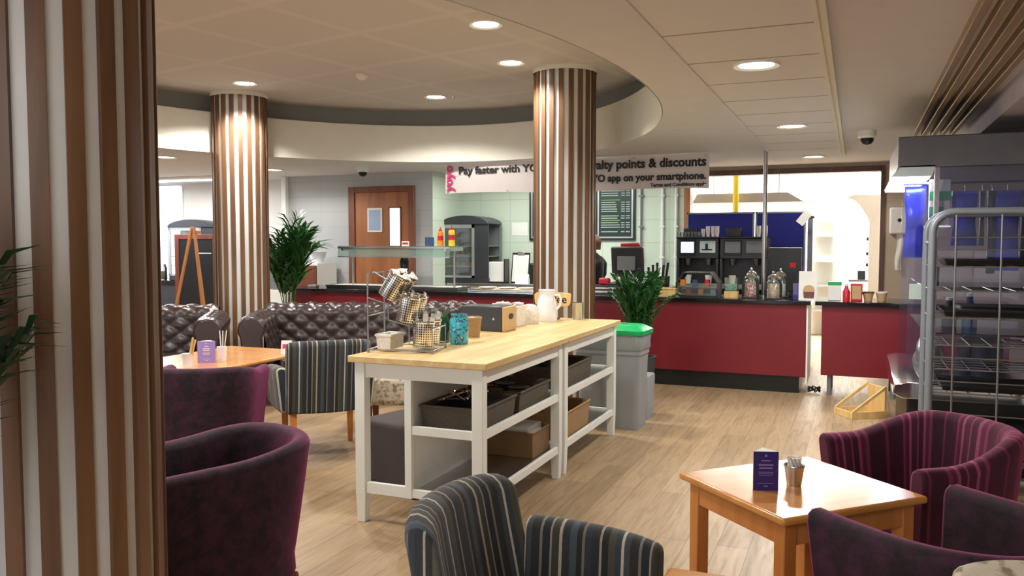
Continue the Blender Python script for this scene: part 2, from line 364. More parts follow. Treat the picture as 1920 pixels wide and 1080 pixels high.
    def prism(s, poly, a, b, axis='Z', mi=0):
        def mk(p, h):
            return {'Z': (p[0], p[1], h), 'Y': (p[0], h, p[1]), 'X': (h, p[0], p[1])}[axis]
        A = s.pts([mk(p, a) for p in poly]); B = s.pts([mk(p, b) for p in poly]); n = len(poly)
        s.face(A[::-1], mi); s.face(B, mi)
        for i in range(n): s.face([A[i], A[(i + 1) % n], B[(i + 1) % n], B[i]], mi)
        return s
    def build(s, name, m, parent=None, bevel=0, seg=2, smooth=True, sub=0, ang=38, loc=None, rot=None):
        bmesh.ops.recalc_face_normals(s.bm, faces=s.bm.faces)
        me = bpy.data.meshes.new(name); s.bm.to_mesh(me); s.bm.free()
        for x in (m if isinstance(m, list) else [m]): me.materials.append(x)
        if smooth:
            me.polygons.foreach_set('use_smooth', [True] * len(me.polygons)); me.set_sharp_from_angle(angle=R(ang))
        o = bpy.data.objects.new(name, me); COL.objects.link(o)
        if parent: o.parent = parent
        if loc: o.location = loc
        if rot: o.rotation_euler = rot
        if bevel:
            b = o.modifiers.new('bevel', 'BEVEL'); b.width = bevel; b.segments = seg; b.limit_method = 'ANGLE'; b.angle_limit = R(40)
            b.harden_normals = False
        if sub:
            q = o.modifiers.new('sub', 'SUBSURF'); q.levels = sub; q.render_levels = sub
        return o
def rbox(x0, x1, y0, y1, z0, z1): return G().box(x0, x1, y0, y1, z0, z1)
def tag(o, label, cat, group=None):
    o['label'] = label; o['category'] = cat
    if group: o['group'] = group
    return o
def thing(name, label, cat, loc=(0, 0, 0), rz=0, group=None):
    o = bpy.data.objects.new(name, None); COL.objects.link(o); o.location = loc; o.rotation_euler = (0, 0, R(rz)); o.empty_display_size = .1
    return tag(o, label, cat, group)
def struct(o): o['kind'] = 'structure'; return o
KIDS = {}
def dup(root, loc, rz, label, group=None):
    def cp(o, par):
        c = o.copy(); COL.objects.link(c)
        if par: c.parent = par
        for ch in list(o.children): cp(ch, c)
        return c
    r = cp(root, None); r.location = loc; r.rotation_euler = (0, 0, R(rz)); r['label'] = label
    if group: r['group'] = group
    return r
def text_mesh(body, size, m, parent, loc, rot, name='lettering', bold=0, ext=.0006, align='LEFT', sx=1):
    cu = bpy.data.curves.new(name, 'FONT'); cu.body = body; cu.size = size; cu.extrude = ext; cu.offset = bold; cu.align_x = align; cu.resolution_u = 3
    t = bpy.data.objects.new('tmp', cu); COL.objects.link(t)
    dg = bpy.context.evaluated_depsgraph_get(); me = bpy.data.meshes.new_from_object(t.evaluated_get(dg))
    bpy.data.objects.remove(t); me.name = name; me.materials.clear(); me.materials.append(m)
    o = bpy.data.objects.new(name, me); COL.objects.link(o); o.parent = parent; o.location = loc; o.rotation_euler = rot; o.scale = (sx, 1, 1)
    return o

ZL, ZU = 2.45, 3.06
# ------------------------------------------------------------------ the setting
struct(rbox(-13, 3.2, -4, 15, -.1, 0).build('floor', M['floor']))
def build_ceiling():
    cx, cy, rx, ry = -3.93, 4.80, 2.74, 4.02
    n = 120
    X0, X1, Y0, Y1 = -13, 3.2, -4, 10.9
    def rect(t):
        c, s = math.cos(t), math.sin(t)
        k = min(((X1 - cx) / c if c > 1e-9 else (X0 - cx) / c if c < -1e-9 else 1e9), ((Y1 - cy) / s if s > 1e-9 else (Y0 - cy) / s if s < -1e-9 else 1e9))
        return cx + c * k, cy + s * k
    g = G()
    T = sorted([2 * math.pi * i / n for i in range(n)] + [math.atan2(y - cy, x - cx) % (2 * math.pi) for x in (X0, X1) for y in (Y0, Y1)])
    I = g.pts([(cx + rx * math.cos(t), cy + ry * math.sin(t), ZL) for t in T]); O = g.pts([(*rect(t), ZL) for t in T])
    I2 = g.pts([(cx + rx * math.cos(t), cy + ry * math.sin(t), ZL + .05) for t in T]); O2 = g.pts([(*rect(t), ZL + .05) for t in T])
    N_ = len(T)
    for i in range(N_):
        j = (i + 1) % N_
        g.face([I[i], O[i], O[j], I[j]]); g.face([I2[i], I2[j], O2[j], O2[i]]); g.face([I[i], I[j], I2[j], I2[i]]); g.face([O[i], O2[i], O2[j], O[j]])
    struct(g.build('ceiling', M['paint']))
    # curved fascia of the recess, set-back cove above it, and the raised ceiling
    g = G()
    def ell(k, z): return lambda u: (cx + (rx + k) * math.cos(2 * math.pi * u), cy + (ry + k) * math.sin(2 * math.pi * u), z)
    prof = [(-.006, ZL - .003), (-.006, 2.865), (.03, 2.875), (.05, 2.865), (.05, ZL + .06), (-.002, ZL + .052)]
    g.grid(lambda u, v: ell(*prof[int(round(v * 6)) % 6])(u), 160, 6, True, True)
    struct(g.build('trim_1', M['fascia']))
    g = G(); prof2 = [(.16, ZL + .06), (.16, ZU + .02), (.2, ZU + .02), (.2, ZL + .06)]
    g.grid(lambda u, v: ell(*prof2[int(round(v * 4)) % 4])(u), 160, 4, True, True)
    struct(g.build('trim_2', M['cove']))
    g = G(); 
    A = g.pts([(cx + (rx + .3) * math.cos(2 * math.pi * i / n), cy + (ry + .3) * math.sin(2 * math.pi * i / n), ZU) for i in range(n)])
    B = g.pts([(v.co.x, v.co.y, ZU + .06) for v in A])
    g.face(A); g.face(B[::-1])
    for i in range(n): g.face([A[i], A[(i + 1) % n], B[(i + 1) % n], B[i]])
    struct(g.build('ceiling_raised', M['upper']))
build_ceiling()
struct(rbox(-.845, -.175, -3, 9.4, ZL - .006, ZL + .002).build('ceiling_planks', M['tile_ceiling']))
struct(rbox(-.875, -.845, -3, 9.0, ZL - .014, ZL + .002).build('trim_3', M['paint'], bevel=.003))
g = G().box(-.185, -.165, -3, 9.6, ZL - .02, ZL + .002).box(-.15, -.13, -3, 9.6, ZL - .03, ZL + .002).box(-.165, -.15, -3, 9.6, ZL - .01, ZL + .002)
struct(g.build('trim_4', M['fascia']))
# walls
YB, YD = 10.74, 9.85
struct(rbox(-7.64, -5.258, YD, 11.2, 0, ZL).build('wall_door', M['wall_grey']))
g = G().box(-5.25, -2.0, YB, YB + .12, 0, ZL + .05)
struct(g.build('wall_servery', M['wall_green']))
struct(rbox(-5.256, -5.25, YD + .001, YB, 0, ZL).build('wall_servery_return', M['wall_green']))
g = G().box(.27, 3.2, YB, YB + .12, 0, ZL + .05).box(-2.0, .27, YB, YB + .12, 2.36, ZL + .05)
struct(g.build('wall_back', M['wall_beige']))
struct(rbox(-13, -7.64, 10.4, 10.52, 0, ZL + .05).build('wall_left_far', M['wall_white']))
struct(rbox(-13.1, -13, -4, 15, 0, 3.2).build('wall_left', M['wall_white']))
struct(rbox(3.2, 3.3, -4, 15, 0, 3.2).build('wall_right', M['wall_beige']))
struct(rbox(-7.68, -7.6, 9.78, 9.85, 0, ZL).build('trim_5', M['white'], bevel=.006))
g = G().box(.25, .30, YB - .03, YB + .14, 0, 2.41).box(-2.02, .25, YB - .03, YB + .14, 2.345, 2.41)
struct(g.build('trim_6', M['frame_brown'], bevel=.004))
struct(rbox(-2.06, -1.98, YB - .04, YB + .14, 0, 2.41).build('trim_7', M['door'], bevel=.004))
# kitchen shell
struct(rbox(-3.4, 1.1, 14.4, 14.5, 0, 2.8).build('wall_kitchen_back', M['wall_white']))
struct(rbox(-3.5, -3.4, YB + .12, 14.5, 0, 2.8).build('wall_kitchen_left', M['wall_white']))
struct(rbox(1.0, 1.1, YB + .12, 14.5, 0, 2.8).build('wall_kitchen_right', M['wall_white']))
struct(rbox(-3.5, 1.1, YB + .12, 14.5, 2.8, 2.9).build('ceiling_kitchen', M['wall_white']))
# bulkhead over the chiller
struct(rbox(.82, 3.2, 2.2, 10.7, 2.3, ZL - .001).build('ceiling_bulkhead', M['lavender']))
for i in range(5):
    struct(G().box(.42 + i * .072, .455 + i * .072, 1.5, 8.0, ZL - .045, ZL + .001).build('trim_%d' % (8 + i), M['tan_slat'], bevel=.004))
# wooden door in the grey wall
d = rbox(-6.45, -5.60, YD - .035, YD - .004, .0, 2.19).build('door_1', M['door'], bevel=.003); struct(d)
g = G()
for a, b, c, e in ((-6.55, -6.45, 0, 2.27), (-5.60, -5.51, 0, 2.27), (-6.45, -5.60, 2.19, 2.27)): g.box(a, b, YD - .055, YD + .001, c, e)
struct(g.build('door_frame', M['frame'], d, bevel=.005))
rbox(-5.89, -5.73, YD - .042, YD - .03, 1.46, 1.97).build('vision_panel', M['blind'], d)
g = G().box(-5.905, -5.89, YD - .046, YD - .03, 1.445, 1.985).box(-5.73, -5.715, YD - .046, YD - .03, 1.445, 1.985).box(-5.905, -5.715, YD - .046, YD - .03, 1.97, 1.985).box(-5.905, -5.715, YD - .046, YD - .03, 1.445, 1.46)
g.build('panel_bead', M['frame'], d)
G().tube([(-5.66, YD - .04, 1.05), (-5.66, YD - .08, 1.05), (-5.76, YD - .08, 1.05)], .011).build('door_handle', M['steel'], d)
# window with blind on the far left
w = rbox(-11.4, -10.1, 10.37, 10.4, .85, 2.42).build('window_1', M['white']); struct(w)
rbox(-11.35, -10.14, 10.36, 10.372, .9, 2.1).build('pane', M['daylight'], w)
rbox(-11.38, -10.12, 10.33, 10.345, 2.1, 2.42).build('roller_blind', M['blind'], w)
for x in (-10.95, -10.53): rbox(x, x + .05, 10.35, 10.365, .9, 2.1).build('mullion', M['white'], w)
rbox(-11.42, -10.08, 10.3, 10.37, .82, .86).build('window_sill', M['white'], w)

# ------------------------------------------------------------------ downlights and ceiling fittings
def downlight(x, y, z, label, power, group, ang=164):
    t = thing('downlight', label, 'ceiling light', (x, y, z), 0, group)
    G().lathe((0, 0, 0), [(.092, -.004), (.118, -.012), (.122, -.006), (.122, .001), (.092, .001), (.092, -.004)], 32).build('trim_ring', M['white'], t)
    G().lathe((0, 0, 0), [(0, -.007), (.092, -.004), (.092, .001), (0, .001)], 32).build('diffuser', M['lens'], t)
    l = bpy.data.lights.new('downlight_lamp', 'SPOT'); l.energy = power; l.color = (1, .95, .87); l.spot_size = R(ang); l.spot_blend = .35; l.shadow_soft_size = .08
    o = bpy.data.objects.new('downlight_lamp', l); COL.objects.link(o); o.parent = t; o.location = (0, 0, -.03)
GU, GL = 'downlights in the oval ceiling recess', 'downlights in the lower ceiling'
PW = 75
downlight(-2.48, 5.47, ZU, 'round downlight in the raised ceiling, nearest the top edge and largest there', PW, GU, 138)
downlight(-2.80, 6.70, ZU, 'round downlight just left of the top of the column behind the white islands', PW * 1.5, GU, 138)
downlight(-4.19, 7.94, ZU, 'round downlight near the curved back fascia, midway between the two far columns', PW, GU, 138)
downlight(-5.556, 6.55, ZU, 'round downlight shining straight down the front of the column behind the sofas', PW * 2.6, GU, 138)
downlight(-.51, 4.60, ZL - .007, 'largest round downlight in the plank strip of the lower right ceiling', PW, GL)
downlight(-.50, 7.09, ZL - .007, 'middle round downlight of the plank strip in the right ceiling', PW, GL)
downlight(-.46, 9.75, ZL, 'small round downlight close to the bright kitchen opening', PW * .5, GL)
downlight(-7.09, 7.04, ZL, 'round downlight at the edge of the foreground column, over the left sofa', PW * .6, GL)
downlight(-7.02, 8.81, ZL, 'small round downlight right of the sofa column near the grey wall', PW * .6, GL)
def dome(x, y, label):
    t = thing('dome_camera', label, 'security camera', (x, y, ZL))
    G().lathe((0, 0, 0), [(0, 0), (.075, 0), (.075, -.05), (.06, -.065), (0, -.065)], 24).build('housing', M['white'], t)
    G().lathe((0, 0, -.06), [(.055, 0), (.052, -.03), (.035, -.052), (0, -.062)], 20).build('dark_dome', M['black'], t)
dome(-5.75, 8.93, 'white dome security camera below the curved fascia, left of the banner')
dome(.063, 7.70, 'white dome security camera on the ceiling right of the plank strip')
t = thing('smoke_detector', 'small round smoke detector on the raised ceiling between two downlights', 'smoke detector', (-4.28, 6.65, ZU))
G().lathe((0, 0, 0), [(0, 0), (.055, 0), (.055, -.02), (.04, -.035), (0, -.04)], 20).build('body', M['fascia'], t)
G().lathe((0, 0, -.034), [(.028, 0), (.028, -.012), (0, -.014)], 16).build('sensor_head', M['white'], t)
t = thing('sprinkler', 'tiny sprinkler head beside the rear downlight of the raised ceiling', 'sprinkler', (-4.0, 7.98, ZU))
G().cyl((0, 0, 0), (0, 0, -.03), .012, .008).build('nozzle', M['chrome'], t)
t = thing('fluorescent_light', 'bright strip light on the far left ceiling behind the sofa column', 'ceiling light', (-9.2, 9.3, ZL))
rbox(-.9, .9, -.06, .06, -.05, 0).build('housing', M['white'], t, bevel=.01)
rbox(-.88, .88, -.045, .045, -.062, -.048).build('tube_cover', M['lens_cool'], t, bevel=.005)

# ------------------------------------------------------------------ slatted columns
def column(x, y, h, label, rz=0):
    t = thing('slatted_column', label, 'column', (x, y, 0), rz, 'round columns clad in vertical wooden slats')
    n = 20; ro, ri = .285, .268; P = []; mi = []
    for i in range(n):
        a0 = 2 * math.pi * i / n; da = 2 * math.pi / n
        for f, r, m_ in ((0, ro, 0), (.17, ro, 0), (.34, ro, 0), (.5, ro, 0), (.502, ri, 1), (.67, ri, 1), (.83, ri, 1), (.998, ri, 0)):
            P.append((r * math.cos(a0 + da * f), r * math.sin(a0 + da * f))); mi.append(m_ if f != .5 else 0)
    g = G(); A = g.pts([(p[0], p[1], 0.0) for p in P]); B = g.pts([(p[0], p[1], h - .02) for p in P]); k = len(P)
    for i in range(k): g.face([A[i], A[(i + 1) % k], B[(i + 1) % k], B[i]], mi[i])
    g.face(B[::1], 1); g.face(A[::-1], 1)
    g.build('slatted_shaft', [M['slat'], M['slat_gap']], t, ang=25)
    G().lathe((0, 0, h - .02), [(.292, -.018), (.292, .02), (0, .02)], 48).build('top_collar', M['fascia'], t)
column(-2.19, 1.745, ZL, 'big slatted wood and white column filling the left edge of the view', 4)
column(-2.477, 7.2, ZU, 'slatted wood and white column standing behind the far end of the white islands', 8)
column(-6.07, 7.06, ZU, 'slatted wood and white column behind the gap between the leather sofas', 2)

# ------------------------------------------------------------------ white kitchen islands
def island(y0, label):
    L = 1.262; t = thing('kitchen_island', label, 'kitchen island', (-2.084, y0, 0), 0, 'white kitchen islands with oak tops')
    x0, x1 = -.375, .375; xp = -.055
    G().box(-.405, .405, 0, L, .865, .90).build('oak_worktop', M['beech'], t, bevel=.004)
    for sx in (0, 1):
        for sy in (0, 1):
            a = x0 if not sx else x1 - .06; b = .02 if not sy else L - .08
            g = G(); g.box(a, a + .06, b, b + .06, .17, .865)
            g.frustum(a, a + .06, b, b + .06, .17, 0, .78)
            g.build('leg', M['white'], t, bevel=.003)
    g = G()
    for yy in (.03, L - .05): g.box(x0 + .06, x1 - .06, yy, yy + .02, .785, .865)
    for xx in (x0 + .01, x1 - .03): g.box(xx, xx + .02, .08, L - .08, .785, .865)
    g.build('apron', M['white'], t, bevel=.002)
    G().box(xp - .012, xp + .012, .06, L - .06, .16, .80).box(xp - .02, xp + .02, .025, .06, .16, .785).build('back_panel', M['white'], t, bevel=.002)
    for zz, nm in ((.50, 'middle_rail'), (.165, 'bottom_rail')):
        g = G().box(xp + .012, x1 - .06, .03, .055, zz, zz + .045).box(xp + .012, x1 - .06, L - .055, L - .03, zz, zz + .045).box(x1 - .03, x1 - .006, .08, L - .08, zz, zz + .045)
        if zz < .3: g.box(x0 + .06, xp - .02, .03, .055, zz - .005, zz + .055).box(x0 + .06, xp - .02, L - .055, L - .03, zz - .005, zz + .055)
        g.build(nm, M['white'], t, bevel=.002)
    for zz in (.515, .18): G().box(xp + .013, x1 - .031, .056, L - .056, zz, zz + .014).build('shelf', M['steel'], t, bevel=.001)
    return t
island(3.70, 'white island with oak top and cutlery caddy, the nearer of the joined pair')
island(4.972, 'white island with oak top, jug and napkin box, the far one beside the bin')

def lidless_basket(name, x0, x1, y0, y1, z0, h, m, label, cat, group=None, t=.012, fl=.012):
    r = thing(name, label, cat, ((x0 + x1) / 2, (y0 + y1) / 2, z0), 0, group); a, b = (x1 - x0) / 2, (y1 - y0) / 2
    G().tray(-a, a, -b, b, 0, h, t, fl).build('body', m, r, bevel=.003)
    G().tube([(-a - fl, -b - fl, h), (a + fl, -b - fl, h), (a + fl, b + fl, h), (-a - fl, b + fl, h)], .008, 8, closed=True).build('rim', m, r)
    return r
GB = 'wicker baskets on the island shelves'
ZS, ZS2 = .5295, .1945
lidless_basket('wicker_basket', -2.09, -1.76, 3.80, 4.25, ZS, .115, M['wicker'], 'grey wicker basket of cutlery on the nearer island middle shelf, at its front', 'basket', GB)
lidless_basket('wicker_basket', -2.09, -1.76, 4.33, 4.80, ZS, .115, M['wicker'], 'grey wicker basket at the far half of the nearer island middle shelf', 'basket', GB)
lidless_basket('wicker_basket', -2.09, -1.77, 5.12, 5.72, ZS, .14, M['wicker'], 'dark wicker basket on the middle shelf of the far island', 'basket', GB)
lidless_basket('wicker_basket', -2.09, -1.77, 5.10, 5.68, ZS2, .17, M['wicker_light'], 'pale wicker basket on the bottom shelf of the far island', 'basket', GB)
lidless_basket('cardboard_tray', -2.09, -1.78, 4.60, 4.89, ZS2, .15, M['brown_card'], 'open cardboard box on the bottom shelf of the nearer island', 'box', None, .006, 0)
# trays and cutlery inside the baskets
t = thing('cutlery_tray', 'black plastic tray heaped with cutlery in the front wicker basket', 'tray', (-1.925, 4.02, ZS + .013))
G().tray(-.13, .13, -.19, .19, 0, .10, .006, .01).build('tray_body', M['black'], t)
def cutlery(x, y, z, rz, tilt, fork, label):
    t = thing('fork' if fork else 'spoon', label, 'cutlery', (x, y, z), rz, 'forks in the basket' if fork else 'spoons in the basket'); t.rotation_euler = (R(tilt), 0, R(rz))
    G().tube([(0, -.09, 0), (0, 0, .004), (0, .03, .002)], [.005, .0035, .003], 6).build('handle', M['chrome'], t)
    g = G()
    if fork:
        g.box(-.012, .012, .03, .06, 0, .003)
        for k in (-.0105, -.0035, .0035, .0105): g.box(k - .0015, k + .0015, .06, .1, 0, .003)
        g.build('tines', M['chrome'], t)
    else:
        g.lathe((0, .055, 0), [(0, -.006), (.012, -.004), (.02, .002), (.019, .003), (.011, -.002), (0, -.004)], 14, sy=1.5).build('bowl', M['chrome'], t)
rnd = random.Random(4)
for i in range(9):
    x, y = -2.0 + rnd.random() * .15, 3.9 + rnd.random() * .24
    cutlery(x, y, ZS + .135 + i * .006, rnd.uniform(-70, 70), rnd.uniform(-14, 14), i % 2, ('steel fork lying in the black cutlery tray in the front basket' if i % 2 else 'steel spoon lying in the black cutlery tray in the front basket'))
for i, (yy, xx) in enumerate(((4.45, -1.98), (4.6, -1.87), (4.7, -2.0))):
    t = thing('plate_stack', ['small stack of dark saucers in the second wicker basket, its near end', 'dark saucers by the shelf edge in the second wicker basket', 'dark saucers at the far end of the second wicker basket'][i], 'saucers', (xx, yy, ZS + .013), 0, 'dark saucers in a basket')
    g = G()
    for k in range(5): g.lathe((0, 0, k * .018), [(0, 0), (.035, 0), (.066, .012), (.068, .016), (.034, .006), (0, .006)], 20)
    g.build('saucers', M['darkgrey'], t)
t = thing('napkin_pack', 'pinkish pack of napkins lying in the cardboard box on the lower shelf', 'napkins', (-1.93, 4.745, ZS2 + .1465))
rbox(-.11, .11, -.12, .12, -.139, .03).build('pack', M['paper'], t, bevel=.01)
t = thing('paper_bag', 'crumpled brown paper bag in the pale basket of the far island', 'bag', (-1.93, 5.32, ZS2 + .013))
g = G(); g.grid(lambda u, v: ((.10 * math.cos(2 * math.pi * u) * (1 - .25 * v) * (1 + .1 * math.sin(9 * u + 7 * v)), .15 * math.sin(2 * math.pi * u) * (1 - .2 * v), .22 * v + .015 * math.sin(19 * u))), 26, 8, True)
g.build('paper', M['card'], t)
for i, (yy, h, m_, lb) in enumerate(((5.28, .2, 'black', 'black lidded coffee flask standing at the near end of the dark basket'), (5.42, .25, 'darkgrey', 'tall dark grey flask in the middle of the dark basket'), (5.57, .19, 'black', 'short black flask at the far end of the dark basket'))):
    t = thing('flask', lb, 'flask', (-1.95, yy, ZS + .013), 0, 'flasks in the dark basket')
    G().lathe((0, 0, 0), [(0, 0), (.05, 0), (.052, .01), (.05, h * .8), (.035, h * .9), (0, h * .9)], 20).build('body', M[m_], t)
    G().lathe((0, 0, h * .9), [(.036, 0), (.036, h * .12), (.03, h * .14), (0, h * .14)], 20).build('lid', M['black'], t)

# ------------------------------------------------------------------ things on the island tops
def caddy():
    t = thing('caddy_stand', 'black wire stand stepping three tiers of steel canisters on the near island', 'caddy', (-2.455, 3.85, .90), 12); t.scale = (1.17, 1.08, 1.0)
    g = G()
    T = ((.055, .27), (.145, .145), (.245, .02))
    for yy in (.0, .25):
        g.tube([(.0, yy, 0), (0, yy, .43), (.03, yy, .44), (.09, yy, .40)], .004)
        g.tube([(0, yy, .015), (.31, yy, .015), (.31, yy, .14)], .004)
        g.tube([(.0, yy, .30), (.10, yy, .265), (.10, yy, .18), (.2, yy, .15), (.2, yy, .05), (.31, yy, .03)], .004)
    for p in ((0, .43), (0, .015), (.31, .015), (.31, .13), (.09, .40), (.2, .15), (.1, .25), (.0, .2)): g.tube([(p[0], 0, p[1]), (p[0], .25, p[1])], .004)
    for yy in (.0, .25):
        for xx in (0, .31): g.lathe((xx, yy, 0), [(0, 0), (.007, 0), (.007, .018), (0, .02)], 10)
    g.build('wire_frame', M['wire'], t)
    rz = Matrix.Rotation(R(12), 4, 'Z')
    o = Vector((-2.455, 3.85, .9))
    names = (('top', 32, .075, .30), ('middle', 12, .165, .165), ('bottom', 3, .248, .026))
    for nm, tilt, x, z in names:
        for row, yy in (('front', .068), ('back', .186)):
            p = o + rz @ Vector((x * 1.17, yy * 1.08, z))
            c = thing('steel_canister', 'perforated steel canister, %s tier of the wire caddy, %s row' % (nm, row), 'canister', p, 12, 'perforated steel canisters in the caddy')
            c.rotation_euler = (0, R(tilt), R(12)); c.scale = (1.1, 1.1, 1.1)
            G().lathe((0, 0, 0), [(0, 0), (.05, 0), (.052, .004), (.054, .128), (.056, .13), (.051, .13), (.049, .006), (0, .006)], 28, uv=True).build('can', M['perf'], c)
            G().lathe((0, 0, .128), [(.0555, -.006), (.058, 0), (.0555, .006), (.052, 0), (.0555, -.006)], 28).build('rolled_rim', M['chrome'], c)
            ax = Matrix.Rotation(R(12), 4, 'Z') @ Matrix.Rotation(R(tilt), 4, 'Y')
            if nm == 'top':
                q = p + ax @ Vector((0, 0, .01))
                nb = thing('napkin_bundle', 'white napkins puffing out of the top %s canister' % row, 'napkins', q, 12); nb.rotation_euler = (0, R(tilt), R(12))
                g = G(); g.grid(lambda u, v: ((.046 * math.cos(2 * math.pi * u) * (1 + .18 * math.sin(5 * 2 * math.pi * u) * v) * (1 if v < .95 else .3) * (1 + .25 * v), .046 * math.sin(2 * math.pi * u) * (1 if v < .95 else .3) * (1 + .25 * v), .15 * v + .012 * math.sin(14 * u) * v)), 40, 9, True)
                g.build('folded_paper', M['paper'], nb)
            else:
                for k in range(4):
                    a = k * 1.7 + (1 if row == 'back' else 0); q = p + ax @ Vector((.02 * math.cos(a), .02 * math.sin(a), .012))
                    lab = ('white plastic fork standing in the %s %s canister' if nm == 'bottom' else 'wooden stirrer with paper wrapper standing in the %s %s canister') % (nm, row)
                    s_ = thing('plastic_fork' if nm == 'bottom' else 'stirrer', lab, 'cutlery', q, 0, 'utensils in the %s %s canister' % (nm, row))
                    s_.rotation_euler = (R(13 * math.sin(a)), R(-13 * math.cos(a) + tilt), R(12)); s_.rotation_euler = (ax @ Matrix.Rotation(R(10), 4, Vector((-math.sin(a), math.cos(a), 0)))).to_euler()
                    g = G()
                    if nm == 'bottom':
                        g.box(-.005, .005, -.0015, .0015, 0, .13).box(-.012, .012, -.0015, .0015, .13, .15)
                        for kk in (-.0105, -.0035, .0035, .0105): g.box(kk - .0015, kk + .0015, -.0015, .0015, .15, .18)
                        g.build('handle_and_tines', M['paper'], s_)
                    else: g.box(-.005, .005, -.0012, .0012, 0, .155).build('stick', M['paper'] if k % 2 else M['pine'], s_)
    t2 = lidless_basket('sachet_tray', -2.43, -2.345, 3.90, 4.04, .916, .075, M['sugar'], 'small beige sachet tray tucked under the tiers of the caddy', 'tray', None, .006, .004)
caddy()
def jar_on(name, x, y, h, r, mat_, label, cat='jar', z=.9, neck=.8):
    t = thing(name, label, cat, (x, y, z))
    G().lathe((0, 0, 0), [(0, 0), (r * .9, 0), (r, .012), (r, h * .78), (r * neck, h * .92), (r * neck, h), (r * neck * .92, h), (r * neck * .9, h * .92), (r * .93, h * .76), (r * .93, .014), (0, .01)], 28).build('glass_body', mat_, t)
    return t
t = jar_on('glass_jar', -2.163, 4.38, .18, .056, M['blueglass'], 'turquoise patterned glass jar right of the wire caddy')
G().lathe((0, 0, .165), [(.049, 0), (.05, .012), (.047, .016)], 28).build('neck_ring', M['glass'], t)
t = jar_on('glass_jar', -2.30, 4.42, .15, .05, M['greenglass'], 'green glass jar of leaves between caddy and turquoise jar')
g = G()
for k in range(9):
    a = k * .7; g.tube([(.01 * math.cos(a), .01 * math.sin(a), .02), (.03 * math.cos(a), .03 * math.sin(a), .16), (.05 * math.cos(a), .05 * math.sin(a), .20)], [.003, .005, .001], 5)
g.build('sprigs', M['leaf'], t)
t = thing('wicker_pot', 'small round wicker pot behind the turquoise jar', 'pot', (-2.25, 4.74, .9))
G().lathe((0, 0, 0), [(0, 0), (.05, 0), (.062, .11), (.066, .125), (.06, .13), (.055, .12), (.045, .01), (0, .01)], 24).build('woven_body', M['wicker_light'], t)
G().lathe((0, 0, .11), [(.055, -.02), (.045, .01), (0, .02)], 16).build('sugar_fill', M['sugar'], t)
t = thing('napkin_dispenser', 'black napkin box with a beige end panel on the oak top', 'napkin dispenser', (-2.33, 5.18, .9))
rbox(-.165, .14, -.10, .10, 0, .17).build('case', M['darkgrey'], t, bevel=.006)
g = G(); rr = [(-.1, 0), (.1, 0), (.1, .17), (-.1, .17)]
g.box(.14, .166, -.099, .099, 0, .168).build('end_panel', M['card'], t, bevel=.008)
G().lathe((0, 0, 0), [(.0, 0), (.02, 0), (.02, .003), (0, .003)], 16, m=Matrix.Translation((.166, 0, .1)) @ Matrix.Rotation(R(90), 4, 'Y') @ Matrix.Scale(2, 4, (0, 1, 0))).build('slot', M['ink'], t)
G().lathe((0, 0, 0), [(0, 0), (.008, 0), (.008, .002), (0, .002)], 12, m=Matrix.Translation((.08, -.1, .085)) @ Matrix.Rotation(R(90), 4, 'X')).build('badge', M['silver'], t)
t = lidless_basket('sachet_basket', -2.42, -2.22, 5.42, 5.58, .9, .14, M['sugar'], 'pale basket heaped with sugar sachets behind the black napkin box', 'basket', None, .006, .01)
g = G()
for k in range(26):
    a, b = rnd.uniform(-.085, .085), rnd.uniform(-.06, .06)
    m_ = Matrix.Translation((a, b, .135 + .03 * rnd.random())) @ Matrix.Rotation(rnd.uniform(0, 3), 4, 'Z') @ Matrix.Rotation(rnd.uniform(-.6, .6), 4, 'X')
    g.box(-.03, .03, -.012, .012, -.003, .003, m=m_)
so = g.build('sachets', M['sugar'], t); so['kind'] = 'stuff'
t = thing('sugar_pot', 'cream fluted sugar pot just left of the white jug', 'pot', (-2.229, 5.70, .9))
g = G(); g.grid(lambda u, v: ((.062 - .008 * v + .014 * math.sin(math.pi * v)) * (1 + .05 * math.cos(12 * 2 * math.pi * u)) * math.cos(2 * math.pi * u), (.062 - .008 * v + .014 * math.sin(math.pi * v)) * (1 + .05 * math.cos(12 * 2 * math.pi * u)) * math.sin(2 * math.pi * u), .125 * v), 72, 10, True)
g.lathe((0, 0, 0), [(0, 0), (.062, 0)], 24); g.build('fluted_body', M['sugar'], t)
G().lathe((0, 0, .122), [(.054, -.004), (.045, .015), (.02, .022), (0, .022)], 20).build('heaped_sugar', M['sugar'], t)
t = thing('jug', 'tall white ceramic jug near the far end of the islands', 'jug', (-2.18, 5.93, .9))
G().lathe((0, 0, 0), [(0, 0), (.076, 0), (.08, .01), (.078, .11), (.066, .17), (.056, .20), (.06, .23), (.066, .24), (.06, .242), (.05, .2), (.06, .17), (.07, .1), (.07, .012), (0, .01)], 32).build('jug_body', M['porcelain'], t)
G().tube([(.06, .0, .2), (.1, .0, .205), (.115, 0, .17), (.105, 0, .12), (.077, 0, .09)], .009).build('handle', M['porcelain'], t)
t = thing('wooden_sign', 'small wooden Coffee sign half hidden behind the white jug', 'sign', (-2.19, 6.09, .9))
g = G(); n = 28; poly = []
for i in range(n):
    a = 2 * math.pi * i / n; c, s = math.cos(a), math.sin(a)
    poly.append((.15 * math.copysign(abs(c) ** .35, c) * (1 + .02 * math.sin(5 * a)), .16 + .055 * math.copysign(abs(s) ** .4, s) * (1 + .08 * math.sin(4 * a))))
g.prism(poly, -.008, .008, 'Y'); g.build('plaque', M['pine'], t, bevel=.003)
G().box(-.05, .05, -.03, .03, 0, .012).box(-.015, .015, -.007, .007, .012, .12).build('stand', M['black'], t)
text_mesh('Coffee', .088, M['ink'], t, (0, -.0085, .13), (R(90), 0, 0), bold=.0012, align='CENTER')
